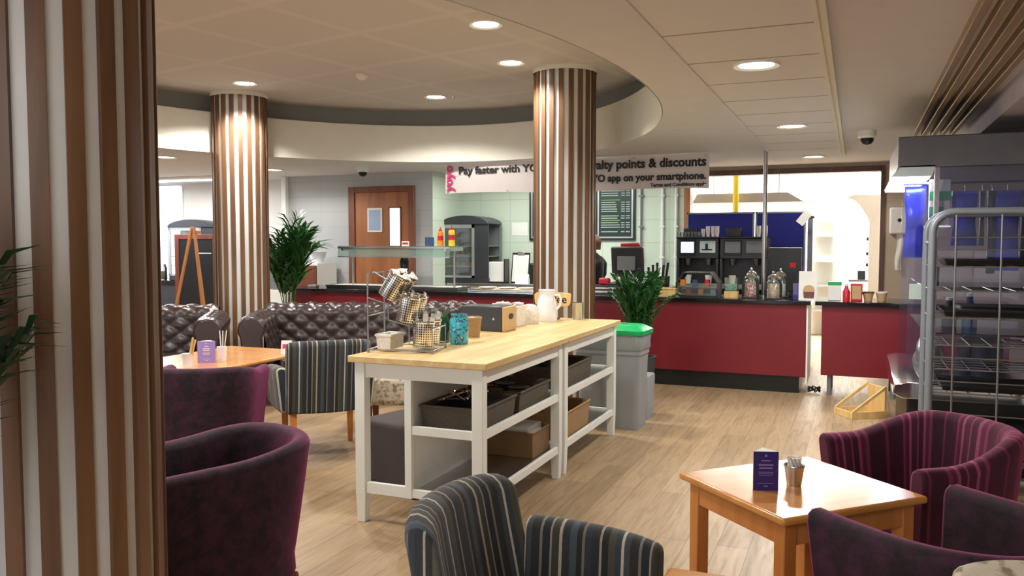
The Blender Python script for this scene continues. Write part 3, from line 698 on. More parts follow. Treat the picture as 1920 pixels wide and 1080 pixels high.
t = thing('steel_tin', 'plain steel tin on the far right corner of the oak tops', 'tin', (-2.0, 6.14, .9))
G().lathe((0, 0, 0), [(0, 0), (.044, 0), (.045, .13), (.047, .133), (.042, .133), (.042, .006), (0, .006)], 28).build('tin_body', M['steel'], t)

# ------------------------------------------------------------------ seats
def tub(name, label, m, loc, rz, group, zb=.80, zf=.70, rim_m=None, w=.315, yf=.24, b=.33, taper=.80):
    t = thing(name, label, 'armchair', loc, rz, group)
    tot_s = yf; 
    def path(u):  # 0..1 around the horseshoe, right arm front -> back -> left arm front
        L1 = yf; L2 = math.pi * (w + b) / 2; tot = 2 * L1 + L2; s = u * tot
        if s < L1: return Vector((w, yf - s, 0)), s
        if s > L1 + L2: return Vector((-w, s - L1 - L2, 0)), s
        a = (s - L1) / L2 * math.pi
        c, q = math.cos(a), math.sin(a)
        return Vector((w * math.copysign(abs(c) ** .85, c), -b * abs(q) ** .85, 0)), s
    def nrm(u):
        e = 1e-3; p0, p1 = path(max(0, u - e))[0], path(min(1, u + e))[0]; d = (p1 - p0).normalized()
        return Vector((-d.y, d.x, 0))  # outward (path runs clockwise seen from above)
    th = .075; zb0 = .13
    def sec(u, v):
        p, s = path(u); n = nrm(u)
        if n.dot(p) < 0 and abs(p.y) < b: n = -n
        bk = max(0, min(1, (.12 - p.y) / .4)); bk = bk * bk * (3 - 2 * bk)
        zt = zf + (zb - zf) * bk
        def at(z, off):
            k = taper + (1 - taper) * ((z - zb0) / (zt - zb0)) ** .9
            return Vector((p.x * k, p.y * k - .01, 0)) - n * off + Vector((0, 0, z))
        i = int(round(v * 14)) % 14
        if i < 5: return at(zb0 + (zt - .035 - zb0) * i / 4, 0)
        if i < 9: a = (i - 4) / 5 * math.pi; return at(zt - .035 + .035 * math.sin(a), th / 2 - th / 2 * math.cos(a))
        k = (i - 9) / 4; return at(zt - .035 - (zt - .035 - .34) * k, th + .01 * k)
    g = G()
    V = g.grid(sec, 57, 14, False, True, uvf=lambda u, v: (u * (2 * yf + math.pi * (w + b) / 2), v))
    g.face([V[0][j] for j in range(14)]); g.face([V[-1][j] for j in range(13, -1, -1)])
    g.build('tub_shell', m, t, ang=60, bevel=.012)
    # seat and base block
    g = G(); k = .82
    def ins(k2, zz):
        return [(path(i / 40)[0].x * k2, max(-b, path(i / 40)[0].y) * k2 - .01, zz) for i in range(41)]
    A = g.pts(ins(.80, .14)); B = g.pts(ins(.76, .34))
    g.face(A); g.face(B[::-1])
    for i in range(41): g.face([A[i], A[(i + 1) % 41], B[(i + 1) % 41], B[i]])
    g.build('seat_base', m, t, bevel=.01)
    g = G()
    A = g.pts([(x, y, z) for x, y, z in ins(.70, .34)]); B = g.pts([(x, y, z) for x, y, z in ins(.70, .455)])
    for L in (A, B):
        for v in L:
            if v.co.y > yf * .55: v.co.y += .05
    g.face(A); g.face(B[::-1])
    for i in range(41): g.face([A[i], A[(i + 1) % 41], B[(i + 1) % 41], B[i]])
    g.build('seat_cushion', m, t, bevel=.03, seg=3)
    for sx in (-1, 1):
        for sy in (-1, 1):
            G().cyl((sx * .19, .17 if sy > 0 else -.19, .15), (sx * .205, .185 if sy > 0 else -.205, 0), .024, .016, 12).build('leg', M['dark_wood'], t)
    return t
def ang(fx, fy): return math.degrees(math.atan2(-fx, fy))
GT = 'velvet tub chairs'
tub('tub_chair', 'plum velvet tub chair right beside the foreground slatted column', M['velvet'], (-2.345, 2.60, 0), ang(-.35, -.93), GT, .71, .675, yf=.43, taper=.74, w=.30)
tub('tub_chair', 'dark plum tub chair with its back to us at the left table', M['velvet'], (-3.64, 3.90, 0), ang(-.42, .9), GT, .78, .73, w=.33)
tub('tub_chair', 'plain plum velvet tub chair nearest the right table corner', M['velvet'], (.262, 2.50, 0), ang(-.73, .69), GT, .765, .755)
tub('striped_tub_chair', 'plum tub chair with fine pink stripes behind the right table', M['pstripe'], (.235, 3.53, 0), ang(-.815, -.58), GT, .80, .71, w=.32, b=.35)

def armchair(label, loc, rz, bz=.84, az=.63, W2=.285, AL=.49, name='striped_armchair', grp='charcoal striped upholstered armchairs', fx='fx', fy='fy'):
    t = thing(name, label, 'armchair', loc, rz, grp)
    fx, fy = M[fx], M[fy]
    def yb(x): return -.27 + .07 * (abs(x) / W2) ** 2.2
    def back(u, v):
        x = (-1 + 2 * u) * W2; i = int(round(v * 16)) % 16; th = .095
        top = bz - .02 * abs(x / W2) ** 6 - (.0)
        z0 = .33
        rec = lambda z: -.10 * (z - .33) / .5
        if i < 6: z = z0 + (top - .045 - z0) * i / 5; return Vector((x, yb(x) - th / 2 + rec(z), z))
        if i < 11: a = (i - 5) / 6 * math.pi; z = top - .045 + .045 * math.sin(a); return Vector((x, yb(x) - th / 2 * math.cos(a) + rec(z), z))
        k = (i - 11) / 4; z = top - .045 - (top - .045 - z0) * min(1, k * 1.0); return Vector((x, yb(x) + th / 2 + rec(z), z))
    g = G(); V = g.grid(back, 33, 16, False, True)
    g.face([V[0][j] for j in range(16)], 1); g.face([V[-1][j] for j in range(15, -1, -1)], 1)
    g.build('backrest', [fx, fy], t, ang=60, bevel=.015)
    for s in (-1, 1):
        g = G()
        def arm(u, v):
            y = -.21 + AL * u; i = int(round(v * 14)) % 14; th = .085; top = az + .02 * (1 - u) - .03 * u ** 4; z0 = .33
            xo = s * (W2 + .015 + .012 * u - .025 * (1 - u) ** 2)
            if i < 5: z = z0 + (top - .035 - z0) * i / 4; d = th / 2
            elif i < 10: a = (i - 4) / 6 * math.pi; z = top - .035 + .035 * math.sin(a); d = th / 2 * math.cos(a)
            else: k = (i - 10) / 3; z = top - .035 - (top - .035 - z0) * k; d = -th / 2
            return Vector((xo + s * d + s * .03 * (z - .33) / .3, y + .03 * (u > .99) * 0, z))
        V = g.grid(arm, 20, 14, False, True)
        g.face([V[0][j] for j in range(14)]); g.face([V[-1][j] for j in range(13, -1, -1)])
        g.build('armrest', fy, t, ang=60, bevel=.015)
    rbox(-W2 + .015, W2 - .015, -.24, .27, .32, .39).build('seat_frame', fx, t, bevel=.012)
    rbox(-W2 + .035, W2 - .035, -.22, .29, .39, .475).build('seat_cushion', fx, t, bevel=.03, seg=3)
    for sx in (-1, 1):
        G().frustum(sx * (W2 - .045) - .024, sx * (W2 - .045) + .024, .2, .248, .33, 0, .7).build('leg', M['leg_wood'], t, bevel=.003)
        g = G(); a = sx * (W2 - .05)
        A = [(a - .022, -.245, .33), (a + .022, -.245, .33), (a + .022, -.2, .33), (a - .022, -.2, .33)]; B = [(a - .016, -.30, 0), (a + .016, -.30, 0), (a + .016, -.268, 0), (a - .016, -.268, 0)]
        va, vb = g.pts(A), g.pts(B); g.face(va); g.face(vb[::-1])
        for i in range(4): g.face([va[i], va[(i + 1) % 4], vb[(i + 1) % 4], vb[i]])
        g.build('leg', M['leg_wood'], t, bevel=.003)
    return t
ac = armchair('striped armchair in the foreground in front of the near white island', (-.715, 2.06, 0), ang(1, -.02), .80, .64, .26, .41)
armchair('striped armchair seen from behind, pushed up to the left table', (-3.54, 4.94, 0), ang(-.70, .71))
armchair('mottled cream armchair just showing in the bottom right corner', (.47, 1.62, 0), 180, .835, .62, .27, .46, 'cream_armchair', 'cream upholstered armchairs', 'cream', 'cream')

# cream stool and dark pouf behind / under the near island
t = thing('footstool', 'mottled cream upholstered stool on dark legs, seen under the near island', 'stool', (-3.43, 5.80, 0), 24)
rbox(-.27, .27, -.27, .27, .22, .45).build('cushion', M['cream'], t, bevel=.05, seg=4)
for sx in (-1, 1):
    for sy in (-1, 1): G().frustum(sx * .2 - .028, sx * .2 + .028, sy * .2 - .028, sy * .2 + .028, .23, 0, .7).build('leg', M['dark_wood'], t, bevel=.003)
t = thing('pouf', 'dark brown cube pouf parked under the near island overhang', 'pouf', (-2.50, 4.42, 0), -16)
rbox(-.235, .235, -.235, .235, .05, .43).build('upholstery', M['pouf'], t, bevel=.025, seg=3)
for sx in (-1, 1):
    for sy in (-1, 1): G().cyl((sx * .19, sy * .19, 0), (sx * .19, sy * .19, .06), .022, .022, 12).build('foot', M['black'], t)

# chesterfield sofas
def sofa(label, loc, rz, W=2.1, flip=1):
    t = thing('chesterfield_sofa', label, 'sofa', loc, rz, 'dark leather chesterfield sofas')
    p, q = .2, .155
    def tuft(u, v):
        A, B = u / p + v / q, u / p - v / q
        return .032 * (abs(math.sin(math.pi * A)) * abs(math.sin(math.pi * B))) ** .4
    def prof(h):  # profile in (depth, height): front of seat level, up the inner face, over the roll, down the outer back
        P = []
        for k in range(9): P.append((-.10 - .045 * k / 8, .40 + (h - .12 - .40) * k / 8))
        c = (-.255, h - .11)
        for k in range(1, 15):
            a = R(10 + 225 * k / 14); P.append((c[0] + .112 * math.cos(a), c[1] + .112 * math.sin(a)))
        for k in range(1, 5): P.append((-.30, h - .2 - (h - .2 - .1) * k / 4))
        return P
    def panel(L, h, nu):
        P = [Vector((a, b)) for a, b in prof(h)]; seg = [0]
        for a, b in zip(P, P[1:]): seg.append(seg[-1] + (b - a).length)
        fine = []
        tot = seg[-1]; nv = 76
        for k in range(nv):
            s = tot * k / (nv - 1)
            i = max(j for j in range(len(seg)) if seg[j] <= s + 1e-9); i = min(i, len(P) - 2)
            f = (s - seg[i]) / (seg[i + 1] - seg[i]); pt = P[i].lerp(P[i + 1], f); d = (P[i + 1] - P[i]).normalized()
            fine.append((pt, Vector((d.y, -d.x)), s))
        lim = seg[20]
        def fn(u, v):
            pt, n, s = fine[int(round(v * (nv - 1)))]
            k = 1 if s < lim - .08 else max(0, (lim - s) / .08)
            e = min(1, min(u, 1 - u) * L / .05)
            off = tuft(u * L - L / 2, s) * k * e
            return u * L - L / 2, pt.x + n.x * off, pt.y + n.y * off
        return fn, nu, nv
    fn, nu, nv = panel(W - .02, .87, int(W / .022))
    g = G(); g.grid(lambda u, v: Vector((fn(u, v)[0], fn(u, v)[1] - .1, fn(u, v)[2])), nu, nv); g.build('tufted_back', M['leather'], t, ang=70)
    for s in (-1, 1):
        f2, n2, v2 = panel(.86, .82, 40)
        g = G(); g.grid(lambda u, v: Vector((s * (W / 2 - .22 - f2(u, v)[1] - .06), f2(u, v)[0] + .10, f2(u, v)[2])), n2, v2); g.build('tufted_arm', M['leather'], t, ang=70)
        cxx = s * (W / 2 - .22 - .06 + .255)
        g = G(); poly = []
        for k in range(20): a = R(-35 + 250 * k / 19) if s > 0 else R(215 - 250 * k / 19); poly.append((cxx + .118 * math.cos(a), .71 + .118 * math.sin(a)))
        poly += ([(cxx - .12, .1), (cxx + .05, .1)] if s > 0 else [(cxx + .12, .1), (cxx - .05, .1)])
        g.prism(poly, .505, .555, 'Y'); g.build('arm_front', M['leather'], t, bevel=.015)
    rbox(-W / 2 + .16, W / 2 - .16, -.38, .50, .10, .30).build('seat_base', M['leather'], t, bevel=.02)
    n = 3; cw = (W - .52) / n
    for i in range(n): rbox(-W / 2 + .26 + i * cw, -W / 2 + .26 + (i + 1) * cw - .008, -.2, .53, .30, .45).build('seat_cushion', M['leather'], t, bevel=.035, seg=3)
    for sx in (-1, 1):
        for yy in (-.3, .45): G().lathe((sx * (W / 2 - .25), yy, 0), [(0, 0), (.025, 0), (.04, .04), (.04, .07), (.025, .11), (0, .11)], 14).build('bun_foot', M['dark_wood'], t)
def sofa_at(xr, yr, fx, fy, W, end, label):
    # xr, yr = back corner on the given end (+1 viewer's right / -1 left); facing fx, fy
    n = math.hypot(fx, fy); fx, fy = fx / n, fy / n; dx, dy = -fy, fx   # along the back, to the viewer's right
    cx, cy = xr - end * dx * W / 2 + fx * .36, yr - end * dy * W / 2 + fy * .36
    sofa(label, (cx, cy, 0), ang(fx, fy), W)
sofa_at(-5.80, 6.42, .6, -.8, 2.1, 1, 'dark leather chesterfield sofa partly behind the foreground column')
sofa_at(-5.50, 6.72, .5, -.87, 2.15, -1, 'dark leather chesterfield sofa in the middle, behind the white islands')

# ------------------------------------------------------------------ tables
def table(label, loc, rz, sx, sy, z=.65, pedestal=False, rc=.01):
    t = thing('cafe_table', label, 'table', loc, rz, 'honey wood cafe tables')
    rbox(-sx / 2, sx / 2, -sy / 2, sy / 2, z - .026, z).build('tabletop', M['orange_wood'], t, bevel=rc, seg=3)
    if pedestal:
        G().cyl((0, 0, .03), (0, 0, z - .026), .035, .035, 20).build('pedestal', M['leg_wood'], t)
        G().lathe((0, 0, 0), [(0, 0), (.24, 0), (.24, .015), (.06, .035), (0, .035)], 32).build('base', M['black'], t)
        return t
    a, b = sx / 2 - .03, sy / 2 - .03
    g = G().box(-a + .03, a - .03, -b + .005, -b + .025, z - .105, z - .026).box(-a + .03, a - .03, b - .025, b - .005, z - .105, z - .026).box(-a + .005, -a + .025, -b + .03, b - .03, z - .105, z - .026).box(a - .025, a - .005, -b + .03, b - .03, z - .105, z - .026)
    g.build('apron', M['leg_wood'], t, bevel=.002)
    for u in (-1, 1):
        for v in (-1, 1): rbox(u * a - (.05 if u > 0 else 0), u * a + (0 if u > 0 else .05), v * b - (.05 if v > 0 else 0), v * b + (0 if v > 0 else .05), 0, z - .026).build('leg', M['leg_wood'], t, bevel=.004)
    return t
table('square honey wood table with purple card, between the right tub chairs', (-.175, 3.045, 0), 45, .61, .57)
table('honey wood table with lilac card in front of the leather sofas', (-4.36, 4.80, 0), 0, .80, 1.16, .65, True)
table('honey wood table whose corner just shows at the bottom centre', (-.16, 1.85, 0), 0, .56, .56, .65, False, .012)

def menu_card(loc, rz, label, m1, m2, w=.078, h=.125):
    t = thing('menu_card', label, 'menu card', loc, rz); d = .05
    A = [(-w / 2, -d / 3), (w / 2, -d / 3), (0, d * .9)]
    def side(p, q, th=.0012):
        p, q = Vector((*p, 0)), Vector((*q, 0)); n = Vector((q.y - p.y, p.x - q.x, 0)).normalized() * th
        g = G(); g.box(0, 1, 0, 1, 0, 1, m=Matrix(((q.x - p.x, n.x, 0, p.x), (q.y - p.y, n.y, 0, p.y), (0, 0, h, 0), (0, 0, 0, 1)))); return g
    side(A[0], A[1]).build('front_leaf', m1, t); side(A[1], A[2]).build('side_leaf', M['paper'] if m2 is None else m2, t); side(A[2], A[0]).build('side_leaf', M['paper'] if m2 is None else m2, t)
    y = -d / 3 - .0022
    g = G()
    for z0, w0, hh in ((.108, .006, .007), (.094, .03, .003), (.080, .05, .004), (.070, .046, .004), (.058, .05, .0015), (.053, .05, .0015), (.048, .046, .0015), (.022, .052, .001), (.012, .014, .003)): g.box(-w0 / 2, w0 / 2, y, y + .0012, z0 * h / .125, (z0 + hh) * h / .125)
    g.build('print_lines', M['lilac'] if m1 != M['lilac'] else M['paper'], t)
    g = G(); a, b, c = [(x * .985, yy * .985) for x, yy in A]
    g.prism([a, b, c], h - .002, h - .0012); g.build('inner_white', M['paper'], t)
    return t
menu_card((-.277, 2.935, .65), 20, 'purple three-sided menu card standing on the right table', M['purpleprint'], None, .085, .135)
t = thing('sugar_bucket', 'small metal bucket of sugar sachets on the right table', 'bucket', (-.185, 3.02, .65))
G().lathe((0, 0, 0), [(0, 0), (.024, 0), (.034, .068), (.037, .07), (.036, .073), (.031, .07), (.022, .004), (0, .004)], 24).build('pail', M['steel'], t)
g = G()
for k in range(10):
    a = k * .63; m_ = Matrix.Translation((.014 * math.cos(a), .014 * math.sin(a), .075)) @ Matrix.Rotation(a, 4, 'Z') @ Matrix.Rotation(.4, 4, 'X')
    g.box(-.009, .009, -.002, .002, -.03, .026, m=m_)
o = g.build('sachets', M['sugar'], t); o['kind'] = 'stuff'
menu_card((-4.235, 4.55, .65), 24, 'lilac menu card with straws behind it on the left table', M['lilac'], M['lilac'], .125, .155)
t = thing('sugar_bucket', 'white pot of wooden stirrers on the left table', 'pot', (-4.20, 4.33, .65))
G().lathe((0, 0, 0), [(0, 0), (.03, 0), (.038, .09), (.041, .094), (.035, .09), (.028, .004), (0, .004)], 24).build('pot_body', M['porcelain'], t)
g = G().box(-.008, .008, -.002, .002, 0, .20, m=Matrix.Translation((0, 0, .01)) @ Matrix.Rotation(R(14), 4, 'Y')).box(-.008, .008, .004, .008, 0, .19, m=Matrix.Translation((.005, 0, .01)) @ Matrix.Rotation(R(18), 4, 'Y'))
g.build('stirrers', M['pine'], t)
t = thing('straw_cup', 'cup of white straws behind the lilac card on the left table', 'cup', (-4.22, 4.68, .65))
G().lathe((0, 0, 0), [(0, 0), (.03, 0), (.036, .1), (.033, .1), (.027, .004), (0, .004)], 20).build('cup_body', M['paper'], t)
for k, (a, b) in enumerate(((-6, 4), (3, -5), (9, 6))):
    G().cyl((0, .006 * k, .01), (.2 * math.sin(R(a)), .006 * k + .05 * math.sin(R(b)), .215), .0035, .0035, 8).build('straw', M['paper'], t)
t = thing('reserved_sign', 'small pink and white table sign beyond the striped chair back', 'sign', (-4.02, 5.16, .65), 22)
g = G(); g.prism([(-.025, 0), (.025, 0), (.003, .1), (-.003, .1)], -.04, .04, 'X'); g.build('tent_card', M['paper'], t)
G().box(-.03, .03, -.0135, -.0128, .035, .07, m=Matrix.Translation((0, .0, 0)) @ Matrix.Rotation(R(-12.4), 4, 'X') @ Matrix.Translation((0, -.011, 0))).build('pink_band', M['pink'], t)

# ------------------------------------------------------------------ bin
t = thing('waste_bin', 'tall grey bin with a green lid beside the far island', 'bin', (-1.83, 6.55, 0), -3)
g = G()
def brect(hx, hy, z, r=.05, n=5):
    P = []
    for cx, cy, a0 in ((hx - r, hy - r, 0), (-hx + r, hy - r, 90), (-hx + r, -hy + r, 180), (hx - r, -hy + r, 270)):
        for k in range(n + 1): a = R(a0 + 90 * k / n); P.append((cx + r * math.cos(a), cy + r * math.sin(a), z))
    return P
def stack(g, levels):
    rs = [g.pts(brect(*l)) for l in levels]; n = len(rs[0])
    g.face(rs[0][::-1]); g.face(rs[-1])
    for a, b in zip(rs, rs[1:]):
        for i in range(n): g.face([a[i], a[(i + 1) % n], b[(i + 1) % n], b[i]])
    return g
stack(g, [(.25, .13, 0), (.252, .132, .02), (.268, .145, .60), (.276, .153, .605), (.28, .156, .76), (.276, .15, .77)]).build('bin_body', M['binplastic'], t)
stack(G(), [(.281, .158, .64), (.288, .166, .66), (.284, .161, .70), (.29, .168, .76), (.286, .163, .772)]).build('bin_liner', M['liner'], t)
g = stack(G(), [(.298, .175, .762), (.302, .178, .77), (.30, .176, .80), (.24, .13, .835), (.2, .1, .84)]); g.build('lid', M['green'], t)
G().box(-.12, .12, -.015, .015, .838, .85).build('lid_handle', M['green'], t, bevel=.006)
tag(stack(G(), [(.16, .13, 0), (.17, .14, .36), (.165, .135, .37)]).build('waste_box', M['binplastic'], None, loc=(-1.76, 6.95, 0)), 'low grey tub half hidden behind the green-lidded bin', 'bin')

# ------------------------------------------------------------------ plants
def palm(label, loc, pot_h, stem_h, n, spread, L, seed, m, dense=13, wid=.022, pot_r=.16):
    r = random.Random(seed); t = thing('potted_palm', label, 'plant', loc)
    G().lathe((0, 0, 0), [(0, 0), (pot_r * .75, 0), (pot_r, pot_h * .95), (pot_r * 1.05, pot_h), (pot_r * .95, pot_h), (pot_r * .9, pot_h * .93), (0, pot_h * .93)], 28).build('pot', M['pot'], t)
    G().lathe((0, 0, pot_h * .935), [(0, .01), (pot_r * .85, .004), (pot_r * .89, -.004)], 20).build('soil', M['soil'], t)
    gs, gl = G(), G()
    for i in range(n):
        a = i * 2.399 + r.uniform(-.3, .3); sp = spread * (.25 + .75 * ((i + .5) / n)) * r.uniform(.8, 1.15); le = L * r.uniform(.75, 1.1)
        b0 = Vector((.04 * math.cos(a), .04 * math.sin(a), pot_h * .9)); d = Vector((math.cos(a), math.sin(a), 0))
        P = []
        for k in range(9):
            f = k / 8; rad = sp * f ** 1.7; z = stem_h * f * .8 + le * (f - .42 * f ** 3 * (sp / spread))
            P.append(b0 + d * rad + Vector((0, 0, z)))
        gs.tube(P, [.007 - .0055 * k / 8 for k in range(9)], 5)
        for k in range(dense):
            f = .38 + .62 * k / (dense - 1); i0 = min(7, int(f * 8)); q = P[i0].lerp(P[i0 + 1], f * 8 - i0); tan = (P[i0 + 1] - P[i0]).normalized()
            for s in (-1, 1):
                side = tan.cross(Vector((0, 0, 1)));
                if side.length < .1: side = Vector((-math.sin(a), math.cos(a), 0))
                side.normalize(); ll = le * .42 * (1 - .45 * abs(f - .6) / .4) * r.uniform(.8, 1.15)
                dr = (tan * 1.0 + side * s * .75 + Vector((0, 0, r.uniform(-.1, .25)))).normalized()
                wv = dr.cross(tan.cross(dr)).normalized() if False else dr.cross(Vector((r.uniform(-.4, .4), r.uniform(-.4, .4), 1))).normalized()
                A = q; B = q + dr * ll * .45 + Vector((0, 0, .02)); C_ = q + dr * ll + Vector((0, 0, -.22 * ll))
                v = gl.pts([A - wv * wid * .25, A + wv * wid * .25, B - wv * wid * .5, B + wv * wid * .5, C_])
                gl.face([v[0], v[1], v[3], v[2]]); gl.face([v[2], v[3], v[4]])
    gs.build('stems', M['stem'], t); gl.build('foliage', m, t)
palm('potted palm rising behind the green-lidded bin', (-1.84, 7.50, 0), .45, .40, 32, .28, .56, 3, M['leaf'], 13, .025, .15)
palm('dark leafy palm at the right side of the sofa column', (-6.38, 8.25, 0), .45, .5, 22, .34, 1.08, 5, M['leaf'], 12, .038, .18)
palm('leafy palm poking in at the left edge before the foreground column', (-1.89, 1.03, 0), .45, .56, 34, .34, .78, 11, M['leaf_dark'], 18, .02, .13)

# ------------------------------------------------------------------ servery counter
t = thing('servery_counter', 'long maroon counter with black granite top across the back', 'counter', (0, 8.6, 0))
rbox(-6.62, -.44, .0, .62, .17, .89).build('front_panel', M['red'], t, bevel=.004)
rbox(-6.56, -.50, .05, .58, 0, .17).build('kickboard', M['kick'], t)
rbox(-6.72, -.40, -.05, .70, .89, .93).build('worktop', M['granite'], t, bevel=.005)
rbox(-.44, -.425, .0, .62, .10, .89).build('end_panel', M['white'], t)
t = thing('service_hatch_counter', 'short maroon counter section on legs before the kitchen doorway', 'counter', (0, 8.6, 0))
rbox(-.30, 1.3, .02, .60, .2, .89).build('front_panel', M['red'], t, bevel=.004)
rbox(-.36, 1.35, -.05, .66, .89, .93).build('worktop', M['granite'], t, bevel=.005)
for xx in (-.22, .35, 1.2):
    for yy in (.08, .54): G().cyl((xx, yy, 0), (xx, yy, .2), .022, .022, 12).build('leg', M['greyplastic'], t)
t = thing('pole', 'slim steel pole from the counter up to the ceiling', 'pole', (-.885, 8.95, .93))
G().cyl((0, 0, 0), (0, 0, ZL - .93), .022, .022, 16).build('tube', M['steel'], t)
G().lathe((0, 0, 0), [(0, 0), (.05, 0), (.05, .012), (.024, .02)], 20).build('floor_flange', M['steel'], t)
t = thing('cable_clutter', 'small black cable coil on the floor by the counter end', 'cable', (-.36, 8.70, 0))
g = G(); g.tube([(.05 * math.cos(a * .5) * (1 + .3 * math.sin(a)), .05 * math.sin(a * .5), .02 + .012 * (a % 5)) for a in range(28)], .008, 6); g.build('coil', M['black'], t)

# banner
t = thing('banner', 'long white banner with black lettering hung over the counter', 'banner', (-3.01, 8.90, 0))
LB = 3.12
def bsurf(u, v):
    i = int(round(v * 24)) % 24; f = i / 11 if i < 12 else (23 - i) / 11
    z0 = 2.085 + .012 * math.sin(math.pi * u * 3) - .012 * u; z1 = 2.445 - .012 * math.sin(math.pi * u * 4) ** 2
    return Vector((-LB / 2 + LB * u, (.0 if i < 12 else .004) + .008 * math.sin(9 * u + 2 * f), z0 + (z1 - z0) * f))
g = G(); V = g.grid(bsurf, 60, 24, False, True); g.face([V[0][j] for j in range(24)]); g.face([V[-1][j] for j in range(23, -1, -1)]); g.build('sheet', M['banner'], t)
yt = -.012
text_mesh('Pay faster with YOYO', .118, M['ink'], t, (-LB / 2 + .18, yt, 2.315), (R(90), 0, 0), 'headline', .0042, sx=1.12)
text_mesh('loyalty points & discounts', .135, M['ink'], t, (LB / 2 - .03, yt, 2.315), (R(90), 0, 0), 'headline', .0046, align='RIGHT', sx=.97)
text_mesh('YOYO app on your smartphone.', .108, M['ink'], t, (LB / 2 - .03, yt, 2.175), (R(90), 0, 0), 'headline', .0042, align='RIGHT', sx=.97)
text_mesh('Terms and Conditions apply', .052, M['ink'], t, (LB / 2 - .03, yt, 2.105), (R(90), 0, 0), 'small_print', .0022, align='RIGHT')
text_mesh('yoyo', .155, M['pink'], t, (-LB / 2 + .10, yt, 2.115), (R(90), R(-90), 0), 'logo', .005)
for xx in (-1.52, -.75, 0, .75, 1.52):
    for zz in (2.105, 2.42): G().lathe((0, 0, 0), [(.006, 0), (.012, 0), (.012, .003), (.006, .003), (.006, 0)], 12, m=Matrix.Translation((xx, -.012, zz)) @ Matrix.Rotation(R(90), 4, 'X')).build('eyelet', M['steel'], t)

# menu boards and notices on the tiled wall
def menu_board(x0, x1, z0, z1, label):
    t = thing('menu_board', label, 'menu board', ((x0 + x1) / 2, YB, z0)); a = (x1 - x0) / 2; h = z1 - z0
    rbox(-a, a, -.03, 0, 0, h).build('outer_frame', M['navyframe'], t, bevel=.004)
    g = G().box(-a + .03, a - .03, -.034, -.028, .03, .05).box(-a + .03, a - .03, -.034, -.028, h - .05, h - .03).box(-a + .03, -a + .05, -.034, -.028, .05, h - .05).box(a - .05, a - .03, -.034, -.028, .05, h - .05)
    g.build('silver_trim', M['silver'], t)
    rbox(-a + .05, a - .05, -.032, -.028, .05, h - .05).build('chalk_panel', M['board'], t)
    r = random.Random(int(x0 * 100)); g, g2 = G(), G(); z = h - .12; k = 0
    while z > .09:
        if k % 7 != 5:
            q = g2 if k % 9 == 6 else g
            q.box(-a + .08, -a + .08 + a * r.uniform(.7, 1.0), -.0345, -.031, z, z + .011)
            if k % 9 != 6: q.box(a * .30, a * .48, -.0345, -.031, z, z + .011).box(a * .55, a * .74, -.0345, -.031, z, z + .011)
        z -= .03; k += 1
    g.build('price_lines', M['chalk'], t); g2.build('heading_lines', M['chalk_green'], t)
menu_board(-3.245, -2.70, 1.53, 2.36, 'dark menu board in silver frame right of the island column')
menu_board(-4.20, -3.27, 1.53, 2.36, 'second dark menu board, mostly hidden behind the island column')
def notice(x0, x1, z0, z1, y, m, label, cat='notice', frame=None):
    t = thing('notice', label, cat, ((x0 + x1) / 2, y, z0)); a = (x1 - x0) / 2; h = z1 - z0
    if frame:
        rbox(-a, a, -.012, 0, 0, h).build('frame', frame, t, bevel=.002); rbox(-a + .025, a - .025, -.014, -.011, .025, h - .025).build('sheet', m, t)
    else:
        rbox(-a, a, -.004, 0, 0, h).build('sheet', m, t)
    return t
notice(-6.245, -6.01, 1.645, 1.975, YD - .036, M['paleblue'], 'white framed notice on the wooden door', 'notice', M['paper'])
notice(-4.47, -4.23, 1.6, 1.78, YB, M['paper'], 'white paper notice on tiles left of the column')
notice(-5.16, -5.02, 1.58, 1.78, YB, M['cyan'], 'pale notice on the tiled wall above the sauce bottles')
for i, xx in enumerate((-2.62, -2.34, -2.16)):
    t = thing('wall_pipe', ['thin jointed grey pipe on the tiles right of the menu board', 'white vertical pipe in the middle of the tiled wall end', 'white vertical pipe nearest the kitchen doorway'][i], 'pipe', (xx, YB - .03, 0), 0, 'vertical pipes on the tiled wall')
    G().cyl((0, 0, 0.9), (0, 0, ZL), .014 if i == 0 else .02, None, 12).build('tube', M['greyplastic'] if i == 0 else M['white'], t)
    for zz in (1.3, 1.7, 2.1): G().box(-.03, .03, -.022, .03, zz, zz + .02).build('clip', M['greyplastic'] if i == 0 else M['white'], t)

# back counters
def back_counter(name, label, x0, x1, y0, y1, h, m, mt):
    t = thing(name, label, 'counter', ((x0 + x1) / 2, y0, 0)); a = (x1 - x0) / 2
    rbox(-a, a, .03, y1 - y0, .1, h - .04).build('carcass', m, t, bevel=.003); rbox(-a + .02, a - .02, .08, y1 - y0, 0, .1).build('plinth', M['kick'], t); rbox(-a, a, 0, y1 - y0, h - .04, h).build('worktop', mt, t, bevel=.004)
back_counter('back_counter', 'steel topped back counter along the green tiled wall', -5.2, -2.1, 10.15, 10.735, .95, M['white'], M['steel'])
back_counter('coffee_counter', 'back counter carrying the coffee machines before the blue screens', -1.97, -.48, 9.98, 10.5, .95, M['darkgrey'], M['granite'])

